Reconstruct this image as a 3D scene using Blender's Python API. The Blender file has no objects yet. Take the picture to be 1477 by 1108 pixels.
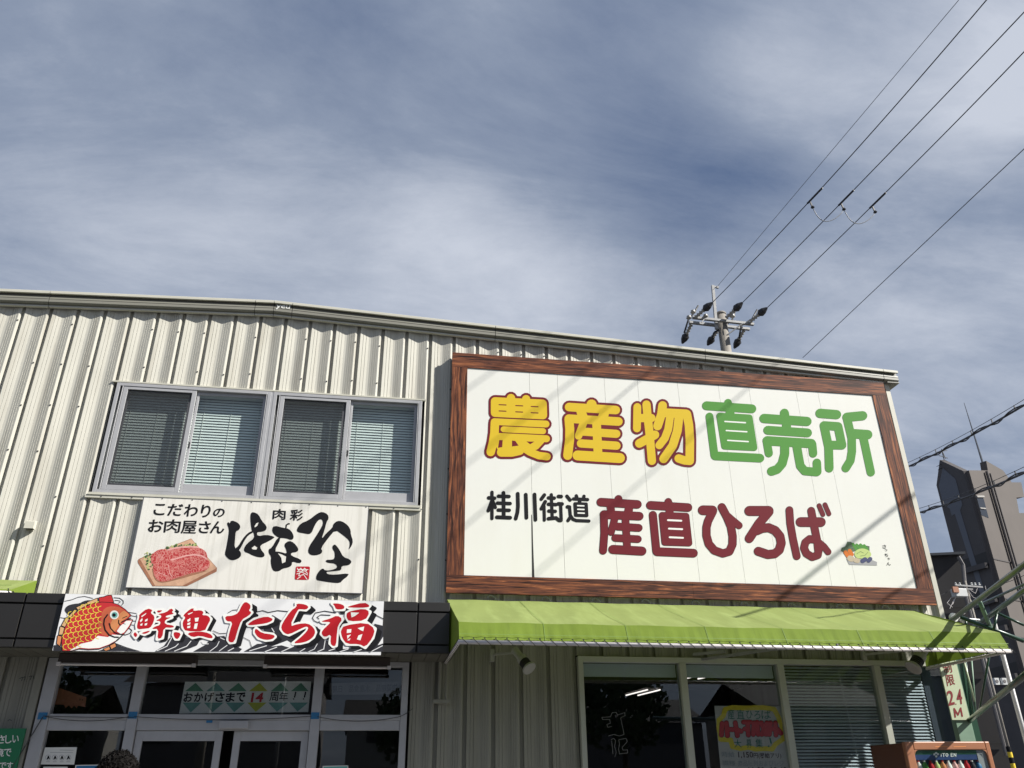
import bpy, math, random
from mathutils import Vector, Matrix
from mathutils.geometry import delaunay_2d_cdt
random.seed(7)
SC = bpy.context.scene
COL = SC.collection
# ------------------------------------------------------------------ camera
F_PX, PITCH, YAW, ROLL = 1163.147, 0.463796, 0.168228, -0.010592
CAM = Vector((0, -10, 1.6))
FW = Vector((math.sin(YAW)*math.cos(PITCH), math.cos(YAW)*math.cos(PITCH), math.sin(PITCH)))
_r0 = Vector((math.cos(YAW), -math.sin(YAW), 0)); _u0 = _r0.cross(FW)
RT = _r0*math.cos(ROLL) + _u0*math.sin(ROLL); UP = RT.cross(FW)
cd = bpy.data.cameras.new("camera"); cam = bpy.data.objects.new("camera", cd); COL.objects.link(cam)
cd.sensor_width = 36; cd.lens = F_PX/1477*36; cd.clip_end = 3000; cd.clip_start = .05
cam.matrix_world = Matrix(((RT.x, UP.x, -FW.x, CAM.x), (RT.y, UP.y, -FW.y, CAM.y), (RT.z, UP.z, -FW.z, CAM.z), (0, 0, 0, 1)))
SC.camera = cam
# ------------------------------------------------------------------ light
K_SKY = 3.6
CLOUD_BANKS = [(800, 350, 11, .36), (620, 310, 9, .20), (250, 370, 13, .20), (60, 60, 12, .06), (860, 150, 8, -.38), (1030, 250, 7, -.38), (1050, 10, 8, -.14), (700, 160, 6, -.14), (520, 60, 9, -.24), (200, 190, 6, -.10), (1110, 120, 4.5, .34), (1010, 110, 4, .14), (1460, 110, 5, .36), (1300, 350, 7, .10), (1340, 60, 6, .12), (1180, 480, 7, .24), (1450, 450, 8, .22), (1330, 600, 7, .14)]
SUNV = Vector((1.95, -1.0, 1.68)).normalized()
SUN_EL = math.asin(SUNV.z); SUN_AZ = math.atan2(SUNV.x, SUNV.y)
w = bpy.data.worlds.new("World"); SC.world = w; w.use_nodes = True
nt = w.node_tree; N = nt.nodes; L = nt.links; N.clear()
def nn(t, **k):
    n = N.new(t)
    for a, b in k.items(): setattr(n, a, b)
    return n
out = nn('ShaderNodeOutputWorld'); bg = nn('ShaderNodeBackground'); bg.inputs[1].default_value = .1
sky = nn('ShaderNodeTexSky', sky_type='NISHITA', sun_disc=False, sun_elevation=SUN_EL, sun_rotation=SUN_AZ, air_density=1.0, dust_density=1.2)
tc = nn('ShaderNodeTexCoord'); sep = nn('ShaderNodeSeparateXYZ'); L.new(tc.outputs['Generated'], sep.inputs[0])
zc = nn('ShaderNodeMath', operation='MAXIMUM'); L.new(sep.outputs[2], zc.inputs[0]); zc.inputs[1].default_value = 0.0
za = nn('ShaderNodeMath', operation='ADD'); L.new(zc.outputs[0], za.inputs[0]); za.inputs[1].default_value = .22
dx = nn('ShaderNodeMath', operation='DIVIDE'); L.new(sep.outputs[0], dx.inputs[0]); L.new(za.outputs[0], dx.inputs[1])
dy = nn('ShaderNodeMath', operation='DIVIDE'); L.new(sep.outputs[1], dy.inputs[0]); L.new(za.outputs[0], dy.inputs[1])
cmb = nn('ShaderNodeCombineXYZ'); L.new(dx.outputs[0], cmb.inputs[0]); L.new(dy.outputs[0], cmb.inputs[1])
def cloudnoise(scale, rot, sx, sy, off, detail=6, rough=.5, dist=.3):
    m = nn('ShaderNodeMapping'); L.new(cmb.outputs[0], m.inputs[0])
    m.inputs['Rotation'].default_value = (0, 0, rot); m.inputs['Scale'].default_value = (sx, sy, 1); m.inputs['Location'].default_value = off
    t = nn('ShaderNodeTexNoise'); L.new(m.outputs[0], t.inputs['Vector'])
    t.inputs['Scale'].default_value = scale; t.inputs['Detail'].default_value = detail; t.inputs['Roughness'].default_value = rough; t.inputs['Distortion'].default_value = dist
    return t
n1 = cloudnoise(1.25, -.55, .75, 1.35, (3.1, 1.7, 0), 12, .55, .7)
n2 = cloudnoise(2.9, -.75, .55, 1.3, (5.3, 2.4, 0), 14, .66, .45)
n3 = cloudnoise(8.0, -.2, .8, 1.1, (1.3, 9.4, 0), 12, .7, .3)
def math_(op, a, b=None, c=None, clamp=False):
    n = nn('ShaderNodeMath', operation=op, use_clamp=clamp)
    for i, q in enumerate((a, b, c)):
        if q is None: continue
        if isinstance(q, (int, float)): n.inputs[i].default_value = q
        else: L.new(q, n.inputs[i])
    return n.outputs[0]
# wide cloud banks: soft lobes round fixed sky directions (azimuth from +y towards +x, elevation, width, density)
vn = nn('ShaderNodeVectorMath', operation='NORMALIZE'); L.new(tc.outputs['Generated'], vn.inputs[0])
val = math_('MULTIPLY_ADD', n1.outputs['Fac'], .95, -.01); val = math_('MULTIPLY_ADD', n2.outputs['Fac'], .95, math_('SUBTRACT', val, .475)); val = math_('MULTIPLY_ADD', n3.outputs['Fac'], .28, math_('SUBTRACT', val, .14))
for px_, py_, wd, dn in CLOUD_BANKS:
    d_ = (FW*F_PX + RT*(px_-738.5) - UP*(py_-554)).normalized()
    dp = nn('ShaderNodeVectorMath', operation='DOT_PRODUCT'); L.new(vn.outputs[0], dp.inputs[0]); dp.inputs[1].default_value = d_
    g_ = math_('EXPONENT', math_('MULTIPLY', math_('SUBTRACT', dp.outputs['Value'], 1.0), 2/(math.radians(wd)**2)))
    val = math_('MULTIPLY_ADD', g_, dn, val)
clc = nn('ShaderNodeValToRGB'); L.new(val, clc.inputs[0]); e = clc.color_ramp.elements
e[0].position = .0; e[0].color = (.17*K_SKY, .245*K_SKY, .43*K_SKY, 1); e[1].position = 1; e[1].color = (.98*K_SKY, 1.05*K_SKY, 1.2*K_SKY, 1)
x_ = e.new(.5); x_.color = (.465*K_SKY, .55*K_SKY, .725*K_SKY, 1)
cl_fac = math_('MULTIPLY_ADD', val, .10, .86, clamp=True)
ms = nn('ShaderNodeMix', data_type='RGBA'); L.new(cl_fac, ms.inputs[0]); L.new(sky.outputs[0], ms.inputs[6]); L.new(clc.outputs[0], ms.inputs[7])
L.new(ms.outputs[2], bg.inputs[0]); L.new(bg.outputs[0], out.inputs[0])
sd = bpy.data.lights.new("sun", 'SUN'); sd.energy = 5.0; sd.angle = math.radians(.5); sd.color = (1, .965, .90)
so = bpy.data.objects.new("sun", sd); COL.objects.link(so); so.rotation_euler = SUNV.to_track_quat('Z', 'Y').to_euler(); so.location = (20, -20, 20)
SC.view_settings.view_transform = 'Standard'; SC.view_settings.look = 'None'; SC.view_settings.exposure = .75; SC.view_settings.gamma = 1
SC.view_settings.use_curve_mapping = False
SC.cycles.transparent_max_bounces = 24; SC.cycles.max_bounces = 8
SC.render.resolution_x = 1024; SC.render.resolution_y = 768
# ------------------------------------------------------------------ helpers
def ray(x, y): return FW*F_PX + RT*(x-738.5) - UP*(y-554)
def at(x, y, Y):
    d = ray(x, y); return CAM + d*((Y-CAM.y)/d.y)
def atz(x, y, Z):
    d = ray(x, y); return CAM + d*((Z-CAM.z)/d.z)
MATS = {}
def mat(name, col, rough=.6, metal=0., var=0., vscale=3., vstretch=(1, 1, 1), bump=0., bscale=40., spec=.5, coat=0., emit=None, estr=0., dirt=None, dirt_amt=0., dscale=(6, 6, .5), trans=0., coord='Object'):
    m = bpy.data.materials.new(name); m.use_nodes = True; MATS[name] = m
    t = m.node_tree; b = t.nodes['Principled BSDF']
    b.inputs['Roughness'].default_value = rough; b.inputs['Metallic'].default_value = metal
    b.inputs['Specular IOR Level'].default_value = spec; b.inputs['Coat Weight'].default_value = coat
    base = None
    def new(tp, **k):
        n = t.nodes.new(tp)
        for a, c in k.items(): setattr(n, a, c)
        return n
    geo = new('ShaderNodeNewGeometry'); P = geo.outputs['Position']
    rgb = new('ShaderNodeRGB'); rgb.outputs[0].default_value = (*col, 1); cur = rgb.outputs[0]
    if var:
        mp = new('ShaderNodeMapping'); t.links.new(P, mp.inputs[0]); mp.inputs['Scale'].default_value = vstretch
        nz = new('ShaderNodeTexNoise'); t.links.new(mp.outputs[0], nz.inputs['Vector']); nz.inputs['Scale'].default_value = vscale; nz.inputs['Detail'].default_value = 6
        mr = new('ShaderNodeMapRange'); t.links.new(nz.outputs[0], mr.inputs[0]); mr.inputs[1].default_value = .3; mr.inputs[2].default_value = .7; mr.inputs[3].default_value = 1-var; mr.inputs[4].default_value = 1+var
        mu = new('ShaderNodeMix', data_type='RGBA', blend_type='MULTIPLY'); mu.inputs[0].default_value = 1
        t.links.new(cur, mu.inputs[6]); t.links.new(mr.outputs[0], mu.inputs[7]); cur = mu.outputs[2]
    if dirt:
        mp = new('ShaderNodeMapping'); t.links.new(P, mp.inputs[0]); mp.inputs['Scale'].default_value = dscale
        nz = new('ShaderNodeTexNoise'); t.links.new(mp.outputs[0], nz.inputs['Vector']); nz.inputs['Scale'].default_value = 1.; nz.inputs['Detail'].default_value = 8; nz.inputs['Roughness'].default_value = .65
        mr = new('ShaderNodeMapRange'); t.links.new(nz.outputs[0], mr.inputs[0]); mr.inputs[1].default_value = .48; mr.inputs[2].default_value = .75; mr.inputs[3].default_value = 0; mr.inputs[4].default_value = dirt_amt
        mu = new('ShaderNodeMix', data_type='RGBA'); t.links.new(mr.outputs[0], mu.inputs[0]); t.links.new(cur, mu.inputs[6]); mu.inputs[7].default_value = (*dirt, 1); cur = mu.outputs[2]
    t.links.new(cur, b.inputs['Base Color'])
    if bump:
        nz = new('ShaderNodeTexNoise'); t.links.new(P, nz.inputs['Vector']); nz.inputs['Scale'].default_value = bscale; nz.inputs['Detail'].default_value = 5
        bp = new('ShaderNodeBump'); bp.inputs['Strength'].default_value = bump; bp.inputs['Distance'].default_value = .01
        t.links.new(nz.outputs[0], bp.inputs['Height']); t.links.new(bp.outputs[0], b.inputs['Normal'])
    if emit:
        b.inputs['Emission Color'].default_value = (*emit, 1); b.inputs['Emission Strength'].default_value = estr
    if trans:
        tr = new('ShaderNodeBsdfTranslucent'); t.links.new(cur, tr.inputs[0])
        mi = new('ShaderNodeMixShader'); mi.inputs[0].default_value = trans
        t.links.new(b.outputs[0], mi.inputs[1]); t.links.new(tr.outputs[0], mi.inputs[2]); t.links.new(mi.outputs[0], t.nodes['Material Output'].inputs[0])
    return m
def glass_mat(name, tint, refl=1.0, ior=1.5, rough=0.0, block=0.0, bcol=(.02, .02, .02)):
    m = bpy.data.materials.new(name); m.use_nodes = True; t = m.node_tree; t.nodes.clear(); MATS[name] = m
    o = t.nodes.new('ShaderNodeOutputMaterial'); tr = t.nodes.new('ShaderNodeBsdfTransparent'); tr.inputs[0].default_value = (*tint, 1)
    gl = t.nodes.new('ShaderNodeBsdfGlossy'); gl.inputs['Roughness'].default_value = rough; gl.inputs[0].default_value = (refl, refl, refl, 1)
    g = t.nodes.new('ShaderNodeNewGeometry'); dt = t.nodes.new('ShaderNodeVectorMath'); dt.operation = 'DOT_PRODUCT'; t.links.new(g.outputs['Incoming'], dt.inputs[0]); t.links.new(g.outputs['Normal'], dt.inputs[1])
    def mth(op, a, b, c=None):
        n = t.nodes.new('ShaderNodeMath'); n.operation = op
        for i, q in enumerate((a, b, c)):
            if q is None: continue
            if isinstance(q, (int, float)): n.inputs[i].default_value = q
            else: t.links.new(q, n.inputs[i])
        return n.outputs[0]
    ab = mth('ABSOLUTE', dt.outputs['Value'], None); f5 = mth('POWER', mth('SUBTRACT', 1.0, ab), 5.0); F0 = ((ior-1)/(ior+1))**2
    fr = mth('MULTIPLY_ADD', f5, 1-F0, F0); mi = t.nodes.new('ShaderNodeMixShader')
    t.links.new(fr, mi.inputs[0]); t.links.new(tr.outputs[0], mi.inputs[1]); t.links.new(gl.outputs[0], mi.inputs[2])
    cur = mi.outputs[0]
    if block:
        df = t.nodes.new('ShaderNodeBsdfDiffuse'); df.inputs[0].default_value = (*bcol, 1); m2 = t.nodes.new('ShaderNodeMixShader'); m2.inputs[0].default_value = block
        t.links.new(cur, m2.inputs[1]); t.links.new(df.outputs[0], m2.inputs[2]); cur = m2.outputs[0]
    t.links.new(cur, o.inputs[0]); return m
class MB:
    def __init__(s): s.v = []; s.f = []
    def poly(s, pts):
        i = len(s.v); s.v += [tuple(p) for p in pts]; s.f.append(tuple(range(i, i+len(pts)))); return s
    def box(s, a, b):
        x0, y0, z0 = [min(p, q) for p, q in zip(a, b)]; x1, y1, z1 = [max(p, q) for p, q in zip(a, b)]
        i = len(s.v); s.v += [(x, y, z) for z in (z0, z1) for y in (y0, y1) for x in (x0, x1)]
        s.f += [tuple(i+k for k in q) for q in ((0, 2, 3, 1), (4, 5, 7, 6), (0, 1, 5, 4), (2, 6, 7, 3), (0, 4, 6, 2), (1, 3, 7, 5))]; return s
    def tube(s, pts, r, n=8, cap=True):
        pts = [Vector(p) for p in pts]; rs = r if isinstance(r, (list, tuple)) else [r]*len(pts)
        base = len(s.v); prev = None
        for k, p in enumerate(pts):
            d = (pts[min(k+1, len(pts)-1)]-pts[max(k-1, 0)]).normalized()
            if prev is None:
                a = d.orthogonal().normalized()
            else:
                a = (prev - d*prev.dot(d)).normalized()
            prev = a; b = d.cross(a)
            for j in range(n):
                t = 2*math.pi*j/n; s.v.append(tuple(p+(a*math.cos(t)+b*math.sin(t))*rs[k]))
        for k in range(len(pts)-1):
            for j in range(n):
                s.f.append((base+k*n+j, base+k*n+(j+1) % n, base+(k+1)*n+(j+1) % n, base+(k+1)*n+j))
        if cap:
            s.f.append(tuple(base+j for j in reversed(range(n)))); s.f.append(tuple(base+(len(pts)-1)*n+j for j in range(n)))
        return s
    def bar(s, p, q, wx, wy=None, up=Vector((0, 0, 1))):
        p = Vector(p); q = Vector(q); d = (q-p).normalized(); wy = wy or wx
        if abs(d.dot(up)) > .98: up = Vector((0, 1, 0))
        a = d.cross(up).normalized(); b = a.cross(d)
        i = len(s.v)
        for e in (p, q):
            for sa, sb in ((-1, -1), (1, -1), (1, 1), (-1, 1)): s.v.append(tuple(e+a*sa*wx/2+b*sb*wy/2))
        s.f += [(i, i+3, i+2, i+1), (i+4, i+5, i+6, i+7)] + [(i+k, i+(k+1) % 4, i+4+(k+1) % 4, i+4+k) for k in range(4)]
        return s
    def lathe(s, c, prof, n=16, axis='z'):
        base = len(s.v); c = Vector(c)
        for r, h in prof:
            for j in range(n):
                t = 2*math.pi*j/n; a, b = r*math.cos(t), r*math.sin(t)
                s.v.append(tuple(c+(Vector((a, b, h)) if axis == 'z' else Vector((a, h, b)) if axis == 'y' else Vector((h, a, b)))))
        for k in range(len(prof)-1):
            for j in range(n): s.f.append((base+k*n+j, base+k*n+(j+1) % n, base+(k+1)*n+(j+1) % n, base+(k+1)*n+j))
        s.f.append(tuple(base+j for j in range(n))); s.f.append(tuple(base+(len(prof)-1)*n+j for j in range(n)))
        return s
    def sweep(s, sec, p0, p1, close=True):
        # section list of (y,z) swept from point p0 to p1 (x,z shift)
        i = len(s.v); n = len(sec)
        for (x, z) in (p0, p1): s.v += [(x, y, z+dz) for y, dz in sec]
        for k in range(n if close else n-1): s.f.append((i+k, i+(k+1) % n, i+n+(k+1) % n, i+n+k))
        if close: s.f.append(tuple(i+k for k in range(n))); s.f.append(tuple(i+n+k for k in reversed(range(n))))
        return s
    def build(s, name, m, parent=None, smooth=False, bevel=0, loc=None, fixn=True):
        me = bpy.data.meshes.new(name)
        vs = s.v
        if loc is not None: vs = [(v[0]-loc[0], v[1]-loc[1], v[2]-loc[2]) for v in vs]
        elif parent is not None:
            pl = wloc(parent); vs = [(v[0]-pl[0], v[1]-pl[1], v[2]-pl[2]) for v in vs]
        me.from_pydata(vs, [], s.f); me.validate(); me.update()
        if isinstance(m, str): m = MATS[m]
        me.materials.append(m)
        if fixn:
            import bmesh
            bm = bmesh.new(); bm.from_mesh(me); bmesh.ops.recalc_face_normals(bm, faces=bm.faces); bm.to_mesh(me); bm.free()
        if smooth:
            for p in me.polygons: p.use_smooth = True
        o = bpy.data.objects.new(name, me); COL.objects.link(o)
        if loc is not None: o.location = loc
        if parent is not None: o.parent = parent
        if bevel:
            b = o.modifiers.new('bevel', 'BEVEL'); b.width = bevel; b.segments = 2; b.limit_method = 'ANGLE'
        return o
def wloc(o):
    v = Vector(o.location)
    while o.parent: o = o.parent; v += Vector(o.location)
    return v
def tag(o, label=None, cat=None, group=None, kind=None):
    if label: o['label'] = label
    if cat: o['category'] = cat
    if group: o['group'] = group
    if kind: o['kind'] = kind
    return o
def thing(name, loc, label, cat, group=None):
    o = bpy.data.objects.new(name, None); COL.objects.link(o); o.location = loc; o.empty_display_size = .2
    return tag(o, label, cat, group)
def copy_tree(o, parent=None):
    c = o.copy(); COL.objects.link(c); c.parent = parent
    for ch in list(o.children): copy_tree(ch, c)
    return c
# ---- flat print on a real plane: shapes are given in a zoomed crop (x0,y0,scale) of the sign and laid on plane y=Y
class Art:
    def __init__(s, parent, Y, crop, name='lettering'):
        s.parent = parent; s.Y = Y; s.x0, s.y0, s.k = crop; s.name = name; s.q = {}; s.t = {}
    def to(s, p, d): return at(s.x0+p[0]/s.k, s.y0+p[1]/s.k, s.Y-d)
    def _add(s, m, pts, layer):
        ar = sum(pts[i-1][0]*pts[i][1]-pts[i][0]*pts[i-1][1] for i in range(len(pts)))
        if abs(ar) > 1e-3: s.q.setdefault((layer, m), []).append(pts if ar > 0 else pts[::-1])
    def S(s, m, r, pts, layer=0, o=None, orr=0, close=False):
        if close: pts = pts+[pts[0]]
        if o: s.S(o, r+orr, pts, layer-1)
        if len(pts) == 1: pts = [pts[0], (pts[0][0]+.5, pts[0][1])]
        for a, b in zip(pts, pts[1:]):
            t = math.atan2(b[1]-a[1], b[0]-a[0]); q = []; n = 7 if r > 12 else 4
            q += [(b[0]+r*math.cos(t-math.pi/2+math.pi*i/n), b[1]+r*math.sin(t-math.pi/2+math.pi*i/n)) for i in range(n+1)]
            q += [(a[0]+r*math.cos(t+math.pi/2+math.pi*i/n), a[1]+r*math.sin(t+math.pi/2+math.pi*i/n)) for i in range(n+1)]
            s._add(m, q, layer)
        return s
    def P(s, m, pts, layer=0, o=None, orr=0, smooth=0):
        for _ in range(smooth):
            q = []
            for i in range(len(pts)):
                a, b = pts[i], pts[(i+1) % len(pts)]
                q += [(a[0]*.75+b[0]*.25, a[1]*.75+b[1]*.25), (a[0]*.25+b[0]*.75, a[1]*.25+b[1]*.75)]
            pts = q
        if o: s._add(o, pts, layer-1); s.S(o, orr, pts, layer-1, close=True)
        s._add(m, pts, layer); return s
    def T(s, m, body, quad, layer=0, bold=0., flip=False, sp=1.0, dup=0):
        if dup:
            for i_, (ax, ay) in enumerate(((0, 0), (dup, 0), (dup/2, dup*.6))): s.T(m, body, [(x+ax, y+ay) for x, y in quad], layer+i_*.1, bold, flip, sp)
            return s
        cu = bpy.data.curves.new('t', 'FONT'); cu.body = body; cu.offset = bold; cu.resolution_u = 3; cu.space_character = sp
        ob = bpy.data.objects.new('t', cu); COL.objects.link(ob)
        me = bpy.data.meshes.new_from_object(ob.evaluated_get(bpy.context.evaluated_depsgraph_get()))
        bpy.data.objects.remove(ob); bpy.data.curves.remove(cu)
        xs = [v.co.x for v in me.vertices]; ys = [v.co.y for v in me.vertices]
        if not xs: return s
        x0, x1, y0, y1 = min(xs), max(xs), min(ys), max(ys); tl, tr, br, bl = quad; V = []
        for v in me.vertices:
            u = (v.co.x-x0)/(x1-x0+1e-9); t = (y1-v.co.y)/(y1-y0+1e-9)
            if flip: u = 1-u
            V.append(((tl[0]*(1-u)+tr[0]*u)*(1-t)+(bl[0]*(1-u)+br[0]*u)*t, (tl[1]*(1-u)+tr[1]*u)*(1-t)+(bl[1]*(1-u)+br[1]*u)*t))
        s.t.setdefault((layer, m), []).append((V, [tuple(p.vertices) for p in me.polygons])); s.q.setdefault((layer, m), [])
        bpy.data.meshes.remove(me); return s
    def done(s, stuff=False):
        keys = list(s.q); keys = sorted(keys, key=lambda k: (k[0], keys.index(k))); mbs = {}
        for rank, k in enumerate(keys):
            mb = mbs.setdefault(k[1], MB()); d = rank*.0003
            if s.q[k]:
                V = []; Fc = []
                for p in s.q[k]: Fc.append(list(range(len(V), len(V)+len(p)))); V += [Vector(q) for q in p]
                r = delaunay_2d_cdt(V, [], Fc, 0, 1e-4, True); i = len(mb.v)
                mb.v += [tuple(s.to(p, d)) for p in r[0]]; mb.f += [tuple(i+j for j in f) for f, o_ in zip(r[2], r[5]) if o_]
            for V, Fc in s.t.get(k, []):
                i = len(mb.v); mb.v += [tuple(s.to(p, d+.00015)) for p in V]; mb.f += [tuple(i+j for j in f) for f in Fc]
        for m, mb in mbs.items():
            if not mb.f: continue
            if not s.name.endswith('picture'): mb.build(s.name, m, s.parent, fixn=False); continue
            up = list(range(len(mb.v)))
            def fd(i):
                while up[i] != i: up[i] = up[up[i]]; i = up[i]
                return i
            for f in mb.f:
                for j in f[1:]: up[fd(j)] = fd(f[0])
            gr = {}
            for f in mb.f: gr.setdefault(fd(f[0]), []).append(f)
            if len(gr) > 60: mb.build(s.name, m, s.parent, fixn=False)['kind'] = 'stuff'; continue
            for fs in gr.values():
                o2 = MB(); ix = {}
                for f in fs:
                    for j in f:
                        if j not in ix: ix[j] = len(o2.v); o2.v.append(mb.v[j])
                    o2.f.append(tuple(ix[j] for j in f))
                o2.build(s.name, m, s.parent, fixn=False)
        s.q = {}; s.t = {}
# ------------------------------------------------------------------ materials
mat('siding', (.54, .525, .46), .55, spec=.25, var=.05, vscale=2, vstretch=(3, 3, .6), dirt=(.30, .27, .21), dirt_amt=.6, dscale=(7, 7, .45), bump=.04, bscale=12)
mat('siding_shaded', (.25, .245, .205), .55, var=.07, vscale=2, vstretch=(4, 4, .5), dirt=(.13, .125, .10), dirt_amt=.5, dscale=(7, 7, .6), bump=.05, bscale=10)  # same cladding, with the shade below awning and canopy put into its colour
mat('eave', (.22, .215, .18), .5, var=.06, vscale=3, vstretch=(.5, 2, 2), dirt=(.2, .19, .15), dirt_amt=.4, dscale=(.8, 5, 6))
mat('eave_pale', (.55, .535, .45), .45, var=.05, vscale=4)
mat('alu', (.40, .40, .41), .45, metal=.1, var=.04, vscale=8, dirt=(.3, .3, .3), dirt_amt=.3, dscale=(4, 4, 2))
mat('alu_dark', (.17, .17, .19), .45, metal=.3)
mat('blind', (.72, .76, .75), .45, spec=.4)
mat('blind_grey', (.62, .64, .64), .45)
mat('interior', (.16, .15, .14), .8, var=.2, vscale=1)
mat('interior_dark', (.035, .033, .032), .8)
mat('sign_white', (.74, .74, .69), .55, spec=.15, var=.015, vscale=1.2, dirt=(.66, .64, .55), dirt_amt=.25, dscale=(2, 2, .6), bump=.01, bscale=2)
mat('meat_white', (.74, .72, .66), .5, spec=.15, var=.03, vscale=2, dirt=(.40, .38, .32), dirt_amt=.5, dscale=(26, 26, 1.1))
mat('fish_white', (.74, .74, .74), .5, spec=.15, var=.02)
mat('gap', (.02, .02, .02), .8)
mat('p_yellow', (.66, .46, .03), .6, spec=.12); mat('p_maroon', (.150, .016, .024), .6, spec=.12); mat('p_green', (.085, .27, .05), .6, spec=.12)
mat('p_marline', (.055, .012, .016), .6, spec=.12)
mat('p_black', (.012, .012, .014), .6, spec=.12); mat('p_white', (.80, .80, .76), .6, spec=.12); mat('p_red', (.44, .014, .022), .6, spec=.12)
mat('p_dark', (.035, .035, .042), .6, spec=.12); mat('p_orange', (.60, .24, .10), .6, spec=.12); mat('p_fish', (.50, .035, .04), .6, spec=.12); mat('p_fish2', (.52, .12, .06), .6, spec=.12)
mat('p_scale', (.80, .62, .08), .6, spec=.12); mat('p_teal', (.15, .42, .38), .6, spec=.12); mat('p_tan', (.62, .38, .19), .6, spec=.12)
mat('p_board', (.60, .36, .23), .5, var=.12, vscale=18); mat('p_board_dk', (.34, .15, .085), .5, var=.15, vscale=20)
mat('p_leaf', (.16, .24, .06), .5, var=.6, vscale=60); mat('p_leaf2', (.42, .45, .18), .5, var=.4, vscale=70); mat('p_leaf3', (.05, .10, .04), .5, var=.5, vscale=60)
mat('p_fat', (.72, .36, .33), .5, var=.1, vscale=30); mat('p_seal', (.42, .02, .03), .6, spec=.12)
mat('p_carrot', (.62, .17, .03), .6, spec=.12); mat('p_cabbage', (.48, .58, .22), .6, spec=.12); mat('p_potato', (.50, .42, .30), .6, spec=.12); mat('p_eggplant', (.07, .08, .16), .6, spec=.12); mat('p_grey', (.35, .35, .36), .6, spec=.12)
mat('fascia', (.016, .0145, .013), .42, var=.08, vscale=1.5, spec=.6)
mat('soffit', (.075, .07, .055), .7, var=.15, vscale=4)
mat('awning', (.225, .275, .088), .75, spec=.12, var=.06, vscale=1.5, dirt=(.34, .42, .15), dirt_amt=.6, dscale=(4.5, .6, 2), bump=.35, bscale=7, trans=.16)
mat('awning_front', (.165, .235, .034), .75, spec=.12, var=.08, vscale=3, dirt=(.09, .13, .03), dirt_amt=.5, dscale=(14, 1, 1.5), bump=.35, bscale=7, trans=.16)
mat('tube_white', (.66, .62, .60), .4, var=.05, vscale=10)
mat('cord', (.012, .012, .012), .7)
mat('steel', (.27, .27, .27), .5, metal=.3, var=.1, vscale=8); mat('dark_steel', (.05, .05, .05), .5, metal=.4)
mat('green_steel', (.012, .052, .028), .35, var=.1, vscale=6, coat=.3); mat('green_pale', (.17, .27, .19), .5, var=.1, vscale=6)
mat('concrete', (.22, .20, .175), .8, var=.15, vscale=6, vstretch=(1, 1, .4), bump=.1)
mat('porcelain', (.30, .29, .27), .35); mat('wire', (.016, .016, .02), .5); mat('wire_grey', (.10, .11, .13), .5)
mat('vend', (.36, .15, .075), .4, var=.06, vscale=5, coat=.2); mat('vend_side', (.12, .045, .025), .5, var=.08); mat('vend_in', (.03, .05, .07), .4)
mat('vend_green', (.015, .10, .05), .4); mat('vend_blue', (.02, .05, .16), .4)
mat('plate', (.47, .53, .36), .5, var=.04, vscale=6); mat('text_red', (.19, .008, .008), .5)
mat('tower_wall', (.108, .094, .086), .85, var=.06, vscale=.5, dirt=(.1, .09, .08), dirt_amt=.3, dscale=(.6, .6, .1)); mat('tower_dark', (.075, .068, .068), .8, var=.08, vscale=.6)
mat('tower_band', (.11, .12, .145), .7)
mat('house_dark', (.030, .027, .027), .75, var=.15, vscale=1.2, vstretch=(1, 1, .3)); mat('house_roof', (.04, .045, .055), .6)
mat('asphalt', (.055, .055, .057), .85, var=.2, vscale=2, bump=.3, bscale=60); mat('paint_white', (.7, .7, .68), .6); mat('kerb', (.35, .34, .32), .8, var=.1)
mat('hair', (.006, .005, .0045), .8, spec=.15); mat('skin', (.42, .25, .18), .5); mat('coat_cloth', (.03, .035, .05), .85, bump=.2); mat('trousers', (.02, .02, .022), .85)
mat('paper', (.70, .70, .66), .6, var=.03, vscale=6); mat('paper_old', (.62, .60, .57), .6, var=.06, vscale=6)
mat('b_green', (.10, .26, .16), .6, var=.15, vscale=7); mat('b_teal', (.14, .32, .28), .6, var=.15, vscale=7); mat('b_yellow', (.42, .44, .03), .6, var=.1, vscale=7)
mat('tape', (.02, .16, .35), .5); mat('sign_green', (.010, .16, .065), .45); mat('brown_box', (.055, .04, .032), .6)
mat('tube_light', (.9, .9, .9), .5, emit=(1, .86, .78), estr=1.1); mat('panel_grey', (.10, .11, .13), .4); mat('spot_light', (.9, .9, .9), .5, emit=(1, .95, .85), estr=3)
mat('sun_lamp', (.33, .33, .30), .45); mat('tree_leaf', (.045, .075, .025), .7, var=.5, vscale=4); mat('bark', (.08, .06, .045), .9)
mat('far_wall', (.32, .31, .29), .8, var=.1, vscale=.5); mat('far_wall2', (.16, .15, .15), .8, var=.1, vscale=.5); mat('far_glass', (.03, .035, .045), .15)
mat('orange_tone', (.40, .14, .06), .6); mat('poster_yellow', (.80, .58, .03), .6, var=.1, vscale=20); mat('poster_green', (.01, .16, .10), .6); mat('poster_red', (.60, .03, .04), .6)
mat('pink_paper', (.56, .50, .47), .6, var=.05, vscale=9); mat('ac_white', (.55, .56, .55), .5)
glass_mat('glass', (.94, .97, .96)); glass_mat('glass_shop', (.88, .90, .90), ior=1.55); glass_mat('glass_dark', (.84, .88, .90), ior=1.6)
glass_mat('screen', (1, 1, 1), refl=0, block=.22, bcol=(.07, .075, .08))
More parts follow.
